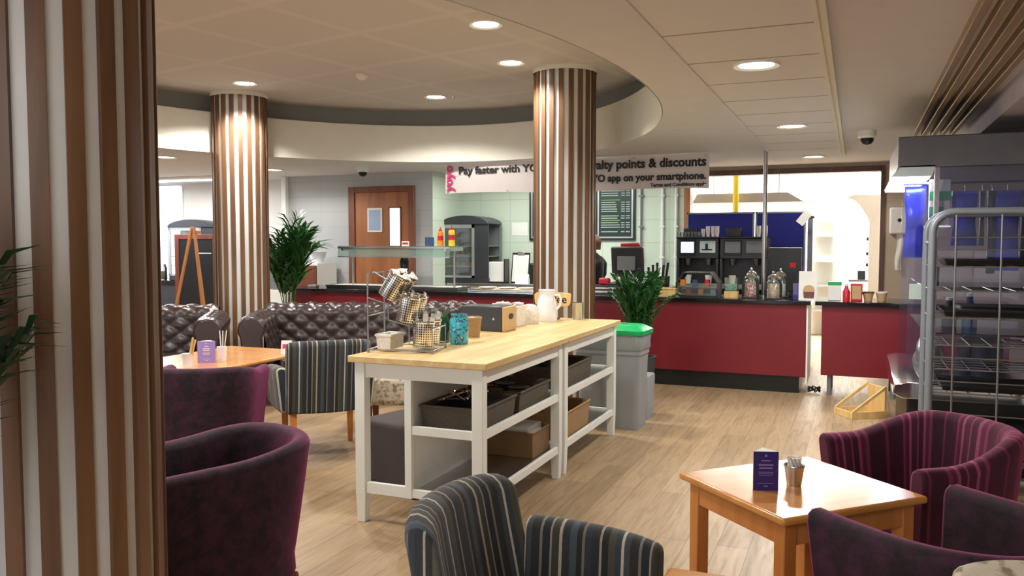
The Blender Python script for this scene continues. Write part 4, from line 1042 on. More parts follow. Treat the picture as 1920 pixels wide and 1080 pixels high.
def heated_cabinet(x, y, z, rz, label, W2=.31, H=.80):
    t = thing('heated_display', label, 'display cabinet', (x, y, z), rz)
    g = G(); D = .22
    g.box(-W2, W2, -D, D, 0, .07).build('base', M['darkgrey'], t, bevel=.01)
    g = G(); poly = [(-W2, H - .12), (W2, H - .12)] + [(W2 * math.cos(R(a)) * 1.02, H - .12 + .12 * math.sin(R(a)) + .0) for a in range(6, 180, 12)]
    g.prism(poly, -D - .02, D + .02, 'Y'); g.build('domed_top', M['darkgrey'], t, bevel=.008)
    g = G()
    for sx in (-1, 1):
        g.box(sx * W2 - (.02 if sx > 0 else 0), sx * W2 + (0 if sx > 0 else .02), D - .03, D, .07, H - .12)
    g.box(-W2, W2, D - .012, D, .07, H - .12).build('back_wall', M['greyplastic'], t)
    g = G().box(-W2, -W2 + .04, -D - .006, -D + .012, .07, H - .12).box(W2 * .42 - .04, W2 * .42, -D - .006, -D + .012, .07, H - .12).box(-W2, W2 * .42, -D - .006, -D + .012, H - .17, H - .12).box(-W2, W2 * .42, -D - .006, -D + .012, .07, .10)
    g.build('door_frame', M['silver'], t)
    rbox(-W2 + .04, W2 * .42 - .04, -D, -D + .004, .1, H - .17).build('door_glass', M['glass'], t)
    rbox(W2 * .42, W2, -D, -D + .012, .07, H - .12).build('side_panel', M['darkgrey'], t)
    for zz in (.22, .36, .50): rbox(-W2 + .02, W2 - .02, -D + .02, D - .02, zz, zz + .008).build('wire_shelf', M['steel'], t)
    g = G()
    for zz in (.23, .37):
        for k in range(4): g.lathe((-.2 + k * .11, -.05, zz), [(0, 0), (.045, 0), (.05, .025), (.03, .05), (0, .055)], 12)
    g.build('pastries', M['wicker_light'], t)
heated_cabinet(-4.95, 10.42, .95, 0, 'heated display cabinet with domed dark top on the back counter', .36, .92)
heated_cabinet(-9.30, 9.84, .93, 20, 'black domed display cabinet on the far left counter', .36, .92)
def boxy(name, label, cat, loc, rz, dims, m, bev=.006):
    a, b, h = dims[0] / 2, dims[1] / 2, dims[2]
    o = rbox(-a, a, -b, b, 0, h).build(name, m, None, bevel=bev); o.location = loc; o.rotation_euler = (0, 0, R(rz)); return tag(o, label, cat)
t = thing('napkin_holder', 'white napkin block by the heated cabinet', 'napkin holder', (-4.50, 10.30, .95))
rbox(-.14, .14, -.08, .08, 0, .02).build('base', M['black'], t); rbox(-.12, .12, -.06, .06, .02, .29).build('napkins', M['paper'], t, bevel=.006); rbox(.125, .14, -.08, .08, .02, .33).build('side', M['black'], t)
t = thing('clipboard', 'clipboard with white sheet leaning on the tiled wall', 'clipboard', (-4.22, 10.40, .95)); t.rotation_euler = (R(-10), 0, 0)
rbox(-.13, .13, 0, .008, 0, .42).build('board', M['black'], t); rbox(-.115, .115, -.003, 0, .02, .39).build('sheet', M['paper'], t); rbox(-.05, .05, -.014, 0, .385, .43).build('clip', M['steel'], t, bevel=.004)
t = thing('knife_block', 'black knife block with many black handles by the column', 'knife block', (-3.93, 10.35, .95))
G().prism([(-.09, 0), (.09, 0), (.09, .2), (-.09, .28)], -.1, .1, 'Y').build('block', M['black'], t, bevel=.005)
for k in range(5):
    for j in range(2): G().cyl((-.06 + k * .03, -.05 + j * .09, .2), (.01 + k * .035, -.05 + j * .09, .40 + .02 * (k % 3)), .014, .012, 8).build('knife_handle', M['black'], t)
t = thing('white_bowl_card', 'small white price card before the knife block', 'card', (-4.10, 10.22, .95))
G().prism([(-.05, 0), (.05, 0), (0, .13)], -.09, .09, 'X').build('tent', M['paper'], t)

# sneeze guard and hot counter things on the left of the counter
t = thing('sneeze_guard', 'glass sneeze guard on steel posts over the left counter', 'glass screen', (-5.2, 8.85, .93))
for xx in (-.72, .72):
    G().cyl((xx, .1, 0), (xx, .1, .47), .014, .014, 12).build('post', M['steel'], t); G().lathe((xx, .1, 0), [(0, 0), (.04, 0), (.04, .01), (.015, .015)], 16).build('foot', M['steel'], t)
rbox(-.78, .78, -.14, .32, .515, .527).build('glass_shelf', M['glass'], t)
G().box(-.78, .78, -.01, 0, 0, .135, m=Matrix.Translation((0, -.14, .395)) @ Matrix.Rotation(R(-8), 4, 'X')).build('front_glass', M['screen_glass'], t)
G().box(-.78, .78, -.004, .012, -.008, .004, m=Matrix.Translation((0, -.15, .398))).box(-.78, .78, -.15, -.13, .50, .516).build('steel_edge', M['steel'], t)
for xx in (-.72, .72): G().box(xx - .012, xx + .012, -.14, .32, .47, .5145).build('bracket', M['steel'], t)
def bottle(x, y, z, m, cap, label, h=.2):
    t = thing('sauce_bottle', label, 'bottle', (x, y, z), 0, 'sauce bottles on the glass screen')
    G().lathe((0, 0, 0), [(0, 0), (.036, 0), (.04, .02), (.034, h * .5), (.04, h * .68), (.03, h * .78), (0, h * .78)], 18).build('bottle_body', m, t)
    G().lathe((0, 0, h * .77), [(.022, 0), (.02, h * .1), (.008, h * .12), (.005, h * .24), (0, h * .24)], 14).build('cap', cap, t)
    G().lathe((0, 0, h * .3), [(.0375, 0), (.0365, h * .12), (.036, h * .24)], 18).build('label_band', cap, t)
bottle(-4.62, 8.86, 1.457, M['orange'], M['redplastic'], 'orange sauce bottle at the right end of the glass screen', .23)
bottle(-4.49, 8.90, 1.457, M['yellow'], M['redplastic'], 'yellow sauce bottle with red cap, rightmost on the glass screen', .25)
boxy('tea_box', 'small navy box left of the orange sauce bottle', 'box', (-4.80, 8.92, 1.457), 5, (.1, .06, .11), M['navy'])
t = thing('price_card', 'small white and red price card on the glass screen', 'card', (-5.08, 8.82, 1.457), 0)
rbox(-.05, .05, -.004, .004, 0, .06).build('card', M['paper'], t); rbox(-.04, .04, -.006, -.004, .02, .045).build('red_band', M['redplastic'], t)
t = thing('pepper_mill', 'black and chrome mill under the glass screen', 'mill', (-5.20, 9.0, .93))
G().lathe((0, 0, 0), [(0, 0), (.05, 0), (.05, .05), (.03, .08), (.028, .14), (.045, .18), (.03, .2)], 20).build('chrome_base', M['chrome'], t)
G().lathe((0, 0, .19), [(.03, 0), (.055, .03), (.055, .16), (.04, .19), (0, .19)], 20).build('black_top', M['black'], t)
t = thing('serving_well', 'steel hot food well set along the left counter top', 'food well', (-5.75, 8.88, .93))
G().tray(-.42, .42, -.16, .2, 0, .045, .012, .01).build('steel_pan', M['steel'], t, bevel=.004)
rbox(-.38, .38, -.13, .17, .013, .04).build('white_liner', M['paper'], t, bevel=.01)
t = thing('serving_well', 'steel hot food well right of the glass screen post', 'food well', (-4.75, 8.88, .93))
G().tray(-.42, .42, -.16, .2, 0, .045, .012, .01).build('steel_pan', M['steel'], t, bevel=.004)
t = thing('carving_tray', 'long wooden board with pale plates on the counter left of column', 'board', (-3.78, 8.92, .93))
rbox(-.40, .40, -.17, .22, 0, .03).build('board', M['pine'], t, bevel=.006); rbox(-.42, .42, -.19, -.172, 0, .035).build('steel_lip', M['chrome'], t, bevel=.004)
for k in range(3): G().lathe((-.25 + k * .25, .02, .03), [(0, 0), (.07, 0), (.11, .014), (.11, .018), (0, .006)], 22).build('plate', M['porcelain'], t)

# till, cutlery bin and sweets on the right half of the counter
t = thing('till', 'black till seen from behind, above the bin palm', 'till', (-2.36, 9.05, .93), 4)
rbox(-.22, .22, -.16, .16, 0, .12).build('cash_drawer', M['black'], t, bevel=.008)
G().box(-.18, .18, -.03, .03, 0, .34, m=Matrix.Translation((0, .02, .19)) @ Matrix.Rotation(R(12), 4, 'X')).build('monitor', M['darkgrey'], t, bevel=.012)
G().box(-.05, .05, -.06, .06, .12, .22).build('stand', M['black'], t)
rbox(-.11, .09, -.065, -.03, .26, .42).build('rear_display', M['greyplastic'], t, bevel=.006)
boxy('red_pouch', 'red pouch lying on top of the till', 'pouch', (-2.36, 9.155, 1.4485), 6, (.22, .09, .05), M['redplastic'], .02)
t = thing('cutlery_bin', 'black bin of upright black handled utensils beside the till', 'utensil holder', (-2.02, 9.02, .93))
G().tray(-.11, .11, -.09, .09, 0, .2, .008, .01).build('bin_body', M['black'], t, bevel=.004)
for k in range(6): G().cyl((-.07 + .028 * k, -.03 + .03 * (k % 3), .012), (-.09 + .04 * k, -.04 + .04 * (k % 3), .30 + .025 * (k % 3)), .012, .014, 8).build('handle', M['black'] if k != 3 else M['paper'], t)
lidless_basket('wooden_box', -2.06, -1.74, 8.62, 8.80, .93, .085, M['pine'], 'low open wooden box at the counter front behind the palm', 'box', None, .01, 0)
boxy('red_tub', 'red tub on the counter just right of the island column', 'tub', (-2.60, 8.95, 1.03), 0, (.12, .1, .075), M['redplastic'], .02)
t = thing('magazine_stack', 'stack of leaflets and papers under the red tub', 'leaflets', (-2.60, 8.92, .93))
for k in range(5): rbox(-.15 + .01 * k, .13 + .008 * k, -.12, .1, k * .02, k * .02 + .018).build('leaflet_pile', M['paper'] if k % 2 else M['darkgrey'], t)
t = thing('cake_case', 'arched clear cake case of wrapped treats on the counter', 'display case', (-1.535, 8.86, .93))
g = G(); poly = [(-.22, 0), (.22, 0), (.22, .15), (.14, .26), (-.14, .26), (-.22, .15)]
def case_shell(g, poly, y0, y1, t_):
    inn = [(x * .96, max(.006, z * .97)) for x, z in poly]; n = len(poly)
    A, B, C_, D_ = g.pts([(x, y0, z) for x, z in poly]), g.pts([(x, y1, z) for x, z in poly]), g.pts([(x, y0, z) for x, z in inn]), g.pts([(x, y1, z) for x, z in inn])
    for i in range(n):
        j = (i + 1) % n; g.face([A[i], A[j], B[j], B[i]]); g.face([C_[i], D_[i], D_[j], C_[j]]); g.face([A[i], C_[i], C_[j], A[j]]); g.face([B[i], B[j], D_[j], D_[i]])
    return g
case_shell(g, poly, -.15, .15, .01).build('case_shell', M['darkgrey'], t)
rbox(-.205, .205, -.146, -.142, .012, .15).build('front_glass', M['glass'], t)
rbox(-.19, .19, -.13, .13, .0125, .018).build('shelf_bottom', M['darkgrey'], t); rbox(-.205, .205, -.13, .13, .105, .111).build('shelf', M['silver'], t)
for k, m_ in enumerate(('orange', 'redplastic', 'navy', 'orange', 'redplastic', 'lilac')):
    G().prism([(-.028, 0), (.028, 0), (.024, .07), (-.024, .07)], -.03, .03, 'Y').build('wrapped_treat', M[m_], t, loc=(-.16 + .064 * k, -.06, .0185 if k % 2 else .1115), bevel=.004)
def sweet_jar(x, y, fill, label, r=.085, h=.25, f=.6):
    t = thing('sweet_jar', label, 'jar', (x, y, .93), 0, 'glass jars of sweets on the counter')
    G().lathe((0, 0, 0), [(0, 0), (r, 0), (r * 1.04, .02), (r, h * .62), (r * .72, h * .76), (r * .7, h * .8), (r * .66, h * .8), (r * .68, h * .75), (r * .95, h * .61), (r * .98, .02), (0, .008)], 28).build('glass_body', M['glass'], t)
    G().lathe((0, 0, .01), [(0, 0), (r * .93, .004), (r * .93, h * f * .8), (r * .6, h * f * .95), (0, h * f)], 24).build('sweets', fill, t)['kind'] = 'stuff'
    G().lathe((0, 0, h * .8), [(r * .74, 0), (r * .76, .012), (r * .5, .04), (r * .16, .052), (r * .2, .07), (r * .1, .085), (0, .086)], 24).build('lid', M['chrome'], t)
sweet_jar(-1.0, 8.80, M['sweet_red'], 'round glass jar of red sweets, left of the two big jars')
sweet_jar(-.765, 8.72, M['sweet_tan'], 'round glass jar of tan biscuits just right of the steel pole')
t = thing('mint_box', 'clear box of green mints on a wooden base beside the red sweet jar', 'box', (-1.185, 8.76, .93))
rbox(-.07, .07, -.05, .05, 0, .07).build('wood_base', M['pine'], t, bevel=.003); G().tray(-.065, .065, -.045, .045, .07, .21, .004, 0).build('clear_box', M['glass'], t)
o = rbox(-.058, .058, -.038, .038, .076, .14).build('mints', M['sweet_green'], t, bevel=.01); o['kind'] = 'stuff'
sweet_jar(-1.02, 9.06, M['sugar'], 'jar standing behind the red sweet jar', .075, .28, .5)
sweet_jar(-.72, 9.0, M['sugar'], 'jar standing behind the tan biscuit jar', .075, .28, .5)
t = thing('card_reader', 'black screen standing behind the biscuit jar, at the pole', 'screen', (-.70, 9.30, .93))
G().box(-.17, .17, -.02, .02, 0, .47, m=Matrix.Translation((0, 0, .05)) @ Matrix.Rotation(R(6), 4, 'X')).build('panel', M['darkgrey'], t, bevel=.008); rbox(-.1, .1, -.08, .08, 0, .05).build('stand', M['black'], t, bevel=.006)
G().box(.05, .11, -.026, -.02, .26, .31, m=Matrix.Translation((0, 0, .05)) @ Matrix.Rotation(R(6), 4, 'X')).build('red_light', M['redplastic'], t)
t = thing('purple_leaflet_holder', 'purple leaflet holder left of the drink flyer', 'leaflet holder', (-.53, 8.68, .93), 5)
G().box(-.045, .045, 0, .006, 0, .17, m=Matrix.Rotation(R(-14), 4, 'X')).build('leaflet', M['purpleprint'], t); rbox(-.05, .05, -.03, .04, 0, .05).build('holder', M['purpleprint'], t, bevel=.004)
t = thing('drink_flyer', 'pale flyer picturing a cold drink at the counter end', 'flyer', (-.435, 8.64, .93), 2)
G().box(-.085, .085, 0, .005, 0, .29, m=Matrix.Rotation(R(-8), 4, 'X')).build('sheet', M['paper'], t)
G().prism([(-.045, 0), (.045, 0), (.055, .085), (.04, .12), (0, .135), (-.04, .12), (-.055, .085)], -.004, -.0012, 'Y').build('drink_picture', M['card'], t, loc=(.01, 0.0, .02), rot=(R(-8), 0, 0))
G().prism([(-.047, 0), (.047, 0), (.052, .06), (-.052, .06)], -.006, -.0042, 'Y').build('drink_fill', M['dark_wood'], t, loc=(.01, 0.0, .025), rot=(R(-8), 0, 0))
rbox(-.07, .07, -.03, .045, 0, .012).build('foot', M['white'], t)
t = thing('tea_tin', 'white tea canister with green lid on the hatch counter', 'tin', (-.19, 8.78, .93))
rbox(-.06, .06, -.05, .05, 0, .15).build('tin_body', M['paper'], t, bevel=.006); rbox(-.063, .063, -.053, .053, .15, .185).build('lid', M['green'], t, bevel=.006)
t = thing('red_bottle', 'red bottle between the tea tin and the tea box', 'bottle', (-.082, 8.72, .93))
G().lathe((0, 0, 0), [(0, 0), (.035, 0), (.036, .09), (.02, .12), (.014, .15), (0, .16)], 18).build('bottle_body', M['redplastic'], t); G().lathe((0, 0, .148), [(.016, 0), (.016, .02), (0, .022)], 14).build('cap', M['paper'], t)
t = thing('tea_box', 'red and tan tea box on the hatch counter', 'box', (.01, 8.76, .93)); rbox(-.055, .055, -.04, .04, 0, .17).build('carton', M['redplastic'], t, bevel=.003); rbox(-.04, .04, -.0415, -.04, .02, .15).build('front_label', M['card'], t)
for k, xx in enumerate((.115, .235)):
    t = thing('glazed_cup', ['brown cup right of the red tea box', 'pale rimmed brown cup nearest the wall'][k], 'cup', (xx, 8.80, .93), 0, 'brown cups on the hatch counter')
    G().lathe((0, 0, 0), [(0, 0), (.035, 0), (.055, .09), (.05, .09), (.032, .006), (0, .006)], 22).build('cup_body', M['card'], t); G().lathe((0, 0, .09), [(.056, -.012), (.058, .002), (.05, .002), (.05, -.012), (.056, -.012)], 22).build('rim', M['paper'] if k else M['dark_wood'], t)

# coffee machines
def coffee(x, label, screen, w):
    t = thing('coffee_machine', label, 'coffee machine', (x, 10.24, .95), 0, 'bean to cup coffee machines')
    g = G().box(-w, w, -.02, .22, 0, .60).box(-w, w, -.2, -.02, .36, .60).box(-w, -w + .03, -.2, -.02, .06, .36).box(w - .03, w, -.2, -.02, .06, .36)
    g.build('body', M['darkgrey'], t, bevel=.008)
    rbox(-w, w, -.235, -.02, 0, .06).build('drip_tray', M['steel'], t, bevel=.005)
    rbox(-w * .85, -.02, -.212, -.2, .40, .58).build('display_bezel', M['black'], t, bevel=.004); rbox(-w * .78, -.04, -.215, -.211, .43, .56).build('display', M['screen'] if screen else M['greyplastic'], t)
    rbox(.03, w * .85, -.21, -.2, .43, .57).build('side_label', M['cyan'] if screen else M['greyplastic'], t)
    if screen: G().box(w * .38, w * .5, -.214, -.21, .47, .54).box(w * .2, w * .7, -.214, -.21, .46, .475).build('label_mark', M['ink'], t)
    for xx in (-w * .5, w * .5):
        G().cyl((xx, -.12, .28), (xx, -.12, .38), .03, .045, 14).build('spout', M['steel'], t); G().lathe((xx, -.12, .06), [(0, 0), (.03, 0), (.045, .1), (.04, .1), (.027, .006), (0, .006)], 16).build('cup', M['paper'], t)
    rbox(-w, w, -.235, .22, .60, .62).build('cup_rail', M['black'], t, bevel=.003)
    G().box(-w * .9, -.06, .08, .2, .62, .73).build('bean_hopper', M['black'], t, bevel=.01)
coffee(-1.765, 'left coffee machine with a lit blue screen', True, .25); coffee(-1.225, 'right coffee machine with a plain grey panel, left of the steel pole', False, .275)
cz = .95 + .62
for i, (x, y, n) in enumerate([(-1.99 + .04 * k, 10.05, 1) for k in range(7)]):
    t = thing('glass_tumbler', 'small clear tumbler in the row on top of the left coffee machine', 'glass', (x, y, cz), 0, 'tumblers on the left coffee machine')
    G().lathe((0, 0, 0), [(0, 0), (.018, 0), (.022, .06), (.02, .06), (.016, .005), (0, .005)], 14).build('tumbler', M['glass'], t)
for i, (x, n) in enumerate(((-1.70, 3), (-1.645, 5), (-1.585, 5), (-1.54, 5), (-1.06, 5), (-.985, 5))):
    t = thing('cup_stack', ['shortest stack of paper cups on the left coffee machine', 'first tall stack of paper cups right of the shortest one', 'middle tall stack of paper cups on the left coffee machine', 'rightmost stack of paper cups on the left coffee machine', 'left stack of paper cups on the right coffee machine', 'right stack of paper cups on the right coffee machine'][i], 'cups', (x, 10.07, cz), 0, 'stacks of paper cups'); t.scale = (.72, .72, .72)
    g = G()
    for k in range(n): g.lathe((0, 0, k * .022), [(.026, 0), (.036, .085), (.038, .088), (.034, .088), (.024, .004)], 16)
    g.build('cups', M['cuptint'], t)
for k, (x0, x1, zz, lb) in enumerate(((-2.0, -1.17, 1.88, 'royal blue screen panel behind the coffee machines, left'), (-1.16, -.57, 1.88, 'royal blue screen panel with a taped sheet, right'))):
    t = thing('screen_panel', lb, 'screen', ((x0 + x1) / 2, 10.62, 0), 0, 'blue partition screens'); a = (x1 - x0) / 2
    rbox(-a + .015, a - .015, -.02, .02, .1, zz - .015).build('fabric', M['bluefab'], t); g = G().box(-a, -a + .02, -.025, .025, 0, zz).box(a - .02, a, -.025, .025, 0, zz).box(-a, a, -.025, .025, zz - .02, zz)
    g.build('edge_frame', M['greyplastic'], t)
    if k:
        G().box(-.05, .05, -.003, .003, -.09, .09, m=Matrix.Translation((a - .02, -.03, zz - .08)) @ Matrix.Rotation(R(38), 4, 'Y')).build('taped_sheet', M['paper'], t)
# kitchen furniture
t = thing('extractor_hood', 'grey extractor canopy in the bright kitchen above the blue screens', 'extractor hood', (-1.42, 12.0, 2.05))
g = G(); A = g.pts([(-.72, -.3, 0), (.76, -.3, 0), (.76, .6, 0), (-.72, .6, 0)]); B = g.pts([(-.66, -.25, .13), (.55, -.25, .13), (.55, .6, .13), (-.66, .6, .13)])
g.face(A[::-1]); g.face(B)
for i in range(4): g.face([A[i], A[(i + 1) % 4], B[(i + 1) % 4], B[i]])
g.build('canopy', M['hood'], t, bevel=.004)
g = G()
for sx in (-.5, .4): g.cyl((sx, .2, .13), (sx, .2, .745), .012, None, 8)
g.build('hanger_rods', M['steel'], t)
t = thing('curved_hood', 'white curved hood and panel on the right side of the kitchen', 'extractor hood', (.17, 12.5, 0))
g = G(); poly = [(-.02, 0), (.5, 0), (.5, 2.14), (-.22, 2.14)] + [(-.30 + .28 * (k / 8) ** .8, 2.10 - .32 * (k / 8) ** 1.6) for k in range(9)]
g.prism(poly, -.5, .5, 'Y'); g.build('hood_shell', M['wall_white'], t, bevel=.006)
for k, zz in enumerate((1.55, 1.35, 1.2)): G().lathe((0, 0, 0), [(0, 0), (.025, 0), (.022, .03), (0, .03)], 14, m=Matrix.Translation((-.02, -.3, zz)) @ Matrix.Rotation(R(-90), 4, 'Y')).build('knob', M['black'], t)
rbox(-.26, -.02, -.4, -.1, .97, 1.0).build('side_shelf', M['steel'], t); rbox(-.15, -.05, -.33, -.2, 1.0, 1.12).build('small_gadget', M['darkgrey'], t, bevel=.01)
t = thing('kitchen_rack', 'white shelf rack on the bright kitchen back wall', 'shelving', (-.50, 14.2, 0))
for xx in (-.18, .18): rbox(xx - .02, xx + .02, -.16, .16, 0, 1.95).build('upright', M['silver'], t)
for zz in (.4, .8, 1.2, 1.6, 1.9): rbox(-.16, .16, -.16, .16, zz, zz + .025).build('shelf', M['silver'], t)
t = thing('kitchen_post', 'grey metal post with bracket beside the blue screens', 'post', (-.535, 10.95, 0)); rbox(-.03, .03, -.05, .05, 0, 1.80).build('post_body', M['greyplastic'], t, bevel=.004); rbox(-.05, .05, -.06, .06, 1.80, 1.83).build('bracket', M['darkgrey'], t)
t = thing('yellow_pipe', 'yellow pipe dropping behind the blue screens', 'pipe', (-1.53, 11.6, 0)); G().cyl((0, 0, 0), (0, 0, 2.79), .04, None, 14).build('tube', M['yellow'], t)
# towel dispenser
t = thing('towel_dispenser', 'white paper towel dispenser on the beige wall by the doorway', 'towel dispenser', (.455, YB, 1.60))
rbox(-.105, .105, -.14, 0, 0, .31).build('case', M['paper'], t, bevel=.02, seg=3)
G().lathe((0, 0, 0), [(0, 0), (.022, 0), (.022, .004), (0, .004)], 16, m=Matrix.Translation((.0, -.14, .16)) @ Matrix.Rotation(R(90), 4, 'X')).build('window', M['ink'], t)
g = G(); g.grid(lambda u, v: Vector((-.03 + .07 * u + .01 * math.sin(6 * v), -.07 + .012 * math.sin(5 * u + 3 * v), -.42 * v)), 8, 14); g.build('hanging_towel', M['paper'], t)

# ------------------------------------------------------------------ chiller, rack and things on the right
t = thing('display_chiller', 'tall open display chiller with clear end panel behind the wire rack', 'chiller', (0, 6.0, 0))
rbox(.33, 1.45, .05, 1.55, 0, .47).build('base', M['black'], t, bevel=.01)
g = G(); g.prism([(.30, .47), (1.45, .47), (1.45, .55), (.33, .58), (.25, .56), (.24, .50)], -.0, 1.6, 'Y'); g.build('chrome_bumper', M['chrome'], t, bevel=.006)
rbox(.24, 1.45, .0, 1.6, 1.985, 2.19).build('canopy', M['canopy'], t, bevel=.006)
rbox(.40, 1.45, 0.0, .012, .58, 1.45).build('end_panel', M['plexi'], t); rbox(.46, 1.45, 0.0, .012, 1.45, 1.985).build('upper_end_panel', M['reflection_plexi'], t); rbox(.40, 1.45, 1.588, 1.6, .58, 1.98).build('end_panel', M['plexi'], t)
g = G(); g.prism([(.20, 1.93), (.26, 2.0), (.46, 2.0), (.44, 1.93)], .0, 1.6, 'Y'); g.build('lamp_housing', M['silver'], t)
rbox(.21, .43, .02, 1.58, 1.918, 1.932).build('lamp_tube', M['lens_cool'], t)
rbox(.27, .455, .012, .018, .60, 1.92).build('front_end_glass', M['plexi'], t)
for zz in (.9, 1.2, 1.6): rbox(.42, .56 if zz > 1.5 else 1.4, .04, 1.56, zz, zz + .012).build('glass_shelf', M['glass'], t)
rbox(.455, .485, .0, .03, .58, 1.985).build('upright', M['paper'], t)
g = G().cyl((.28, .13, 1.89), (1.44, .13, 1.89), .008, None, 8); g.build('hanging_rail', M['steel'], t)
area('chiller_lamp', (.33, .8, 1.90), (0, 0, 0), .2, 10, (.94, .97, 1), 1.5, t)
def hung_bag(x, y, z1, h, w, m, label):
    t = thing('snack_bag', label, 'snack bag', (x, y, z1), 0, 'blue snack bags hanging in the chiller')
    def f(u, v):
        k = math.sin(math.pi * min(1, max(0, v))) ** .45; sq = 1 - .12 * math.sin(math.pi * v)
        a = 2 * math.pi * u
        return Vector((w / 2 * math.cos(a) * sq * (1 + .05 * math.sin(9 * v)), .035 * k * math.sin(a) + .004 * math.sin(17 * v + 5 * u), -h * v))
    g = G(); g.grid(f, 28, 22, True); g.build('foil', m, t); rbox(-w / 2, w / 2, -.004, .004, -.02, .015).build('top_seal', m, t); G().tube([(0, 0, .0), (0, 0, .04), (0, .02, .05)], .003, 6).build('hook', M['steel'], t)
for i, (x, h, w, m_, lb) in enumerate(((.645, .34, .15, 'bluebag', 'blue snack bag hanging nearest the lit chiller edge'), (.745, .34, .03, 'darkbag', 'thin dark bag beside the first blue one in the chiller'), (.80, .52, .05, 'darkbag', 'long dark bag left of the large blue one'), (.885, .50, .15, 'bluebag', 'largest blue snack bag hanging in the chiller middle'), (.98, .45, .04, 'darkbag', 'dark bag right of the large blue one'), (1.08, .42, .15, 'bluebag', 'blue snack bag at the right edge of the picture'))):
    hung_bag(x, .12 + 6.0 + .0, 1.82, h, w, M[m_], lb)
hung_bag(.355, 6.14, 1.86, .46, .13, M['bluebag'], 'blue snack bag hanging right below the lit lamp strip of the chiller')
t = thing('green_carton', 'green and white carton under the chiller lamp', 'carton', (.495, 6.10, 1.6125)); rbox(-.06, .06, -.05, .05, 0, .30).build('carton_body', M['paper'], t, bevel=.004); g = G().box(-.062, .062, -.053, -.05, .16, .22).box(-.062, .02, -.053, -.05, .05, .12); g.build('green_panels', M['green'], t)
t = thing('price_ticket', 'pale blank ticket on the chiller edge by the rack post', 'ticket', (.38, 6.004, 1.13)); rbox(-.055, .055, -.005, .008, 0, .10).build('ticket', M['cyan'], t); rbox(.03, .05, .008, .05, .02, .06).build('clip', M['silver'], t)
for i, (x, z, h, m_, lb) in enumerate(((.58, .912, .22, 'black', 'dark bottle at the left of the lower chiller shelf'), (.70, .912, .25, 'navy', 'navy bottle on the lower chiller shelf, second along'), (.47, 1.2125, .2, 'darkgrey', 'dark flask on the upper chiller shelf'))):
    t = thing('drink_bottle', lb, 'bottle', (x, 6.2, z), 0, 'bottles in the chiller'); G().lathe((0, 0, 0), [(0, 0), (.045, 0), (.047, h * .6), (.02, h * .8), (.018, h * .95), (0, h * .95)], 18).build('bottle_body', M[m_], t); G().lathe((0, 0, h * .93), [(.02, 0), (.02, h * .09), (0, h * .1)], 12).build('cap', M['paper'], t)
g = G(); g.grid(lambda u, v: Vector((.09 * math.cos(6.283 * u) * (.5 + .5 * math.sin(math.pi * v)) * (1 + .16 * math.sin(23 * u + 9 * v)), .09 * math.sin(6.283 * u) * (.5 + .5 * math.sin(math.pi * v)) * (1 + .16 * math.sin(17 * u + 13 * v)), .30 * v)), 30, 16, True)
tag(g.build('crumpled_bag', M['silver'], None, loc=(.46, 6.12, .579)), 'crumpled silver plastic bag on the chrome bumper of the chiller', 'bag')
# dark upright cooler bag seen through rack
t = thing('waste_sack', 'dark blue-black sack standing behind the lower rack shelves', 'sack', (.78, 6.35, .579))
g = G(); g.grid(lambda u, v: Vector(((.17 - .05 * v) * math.cos(6.283 * u) * (1 + .06 * math.sin(15 * u + 8 * v)), (.15 - .05 * v) * math.sin(6.283 * u), .32 * v)), 28, 12, True); g.lathe((0, 0, .318), [(.125, 0), (.06, .012), (0, .0)], 20, sy=.85); g.build('sack_body', M['darkbag'], t)

t = thing('bakery_rack', 'grey tubular bakery rack with wire shelves at the right edge', 'rack', (0, 5.42, 0))
x0, x1, zt = .41, 1.06, 1.68
def uframe(y):
    P = [(x0, y, .08)] + [(x0, y, zt - .12)] + [(x0 + .12 - .12 * math.cos(R(a)), y, zt - .12 + .12 * math.sin(R(a))) for a in range(15, 90, 15)] + [(x0 + .12, y, zt), (x1 - .12, y, zt)] + [(x1 - .12 + .12 * math.sin(R(a)), y, zt - .12 + .12 * math.cos(R(a))) for a in range(15, 90, 15)] + [(x1, y, zt - .12), (x1, y, .08)]
    return G().tube(P, .022, 12)
uframe(0).build('front_frame', M['zinc'], t); uframe(.45).build('rear_frame', M['zinc'], t)
g = G()
for xx in (x0, x1): g.tube([(xx, 0, .12), (xx, .45, .12)], .016, 8).tube([(xx, 0, 1.5), (xx, .45, 1.5)], .012, 8)
for yy in (0, .45): g.tube([(x0, yy, .12), (x1, yy, .12)], .018, 8)
g.build('base_rails', M['zinc'], t)
LV = [.24, .38, .62, .76, .90, 1.06, 1.22, 1.36]
for zz in LV:
    g = G()
    for yy in (0, .45): g.tube([(x0, yy, zz), (x1, yy, zz)], .005, 6)
    for yy in (.11, .22, .34): g.tube([(x0, yy, zz), (x1, yy, zz)], .0035, 6)
    for k in range(5): g.tube([(x0 + .1 + k * .11, 0, zz + .004), (x0 + .1 + k * .11, .45, zz + .004)], .003, 6)
    for xx in (x0, x1): g.tube([(xx, 0, zz), (xx, .45, zz)], .005, 6)
    g.build('wire_shelf', M['wire'], t)
g = G()
for xx in (x0 + .12, x0 + .35): g.tube([(xx, -.02, .12), (xx, -.02, zt - .02)], .006, 6)
for zz in (.5, .69, .83, 1.46, 1.53): g.tube([(x0, -.01, zz), (x1, -.01, zz)], .004, 6)
g.build('front_wires', M['wire'], t)
for xx in (x0, x1):
    for yy in (0, .45):
        G().cyl((xx - .012, yy, .04), (xx + .012, yy, .04), .04, .04, 16).build('castor', M['black'], t)
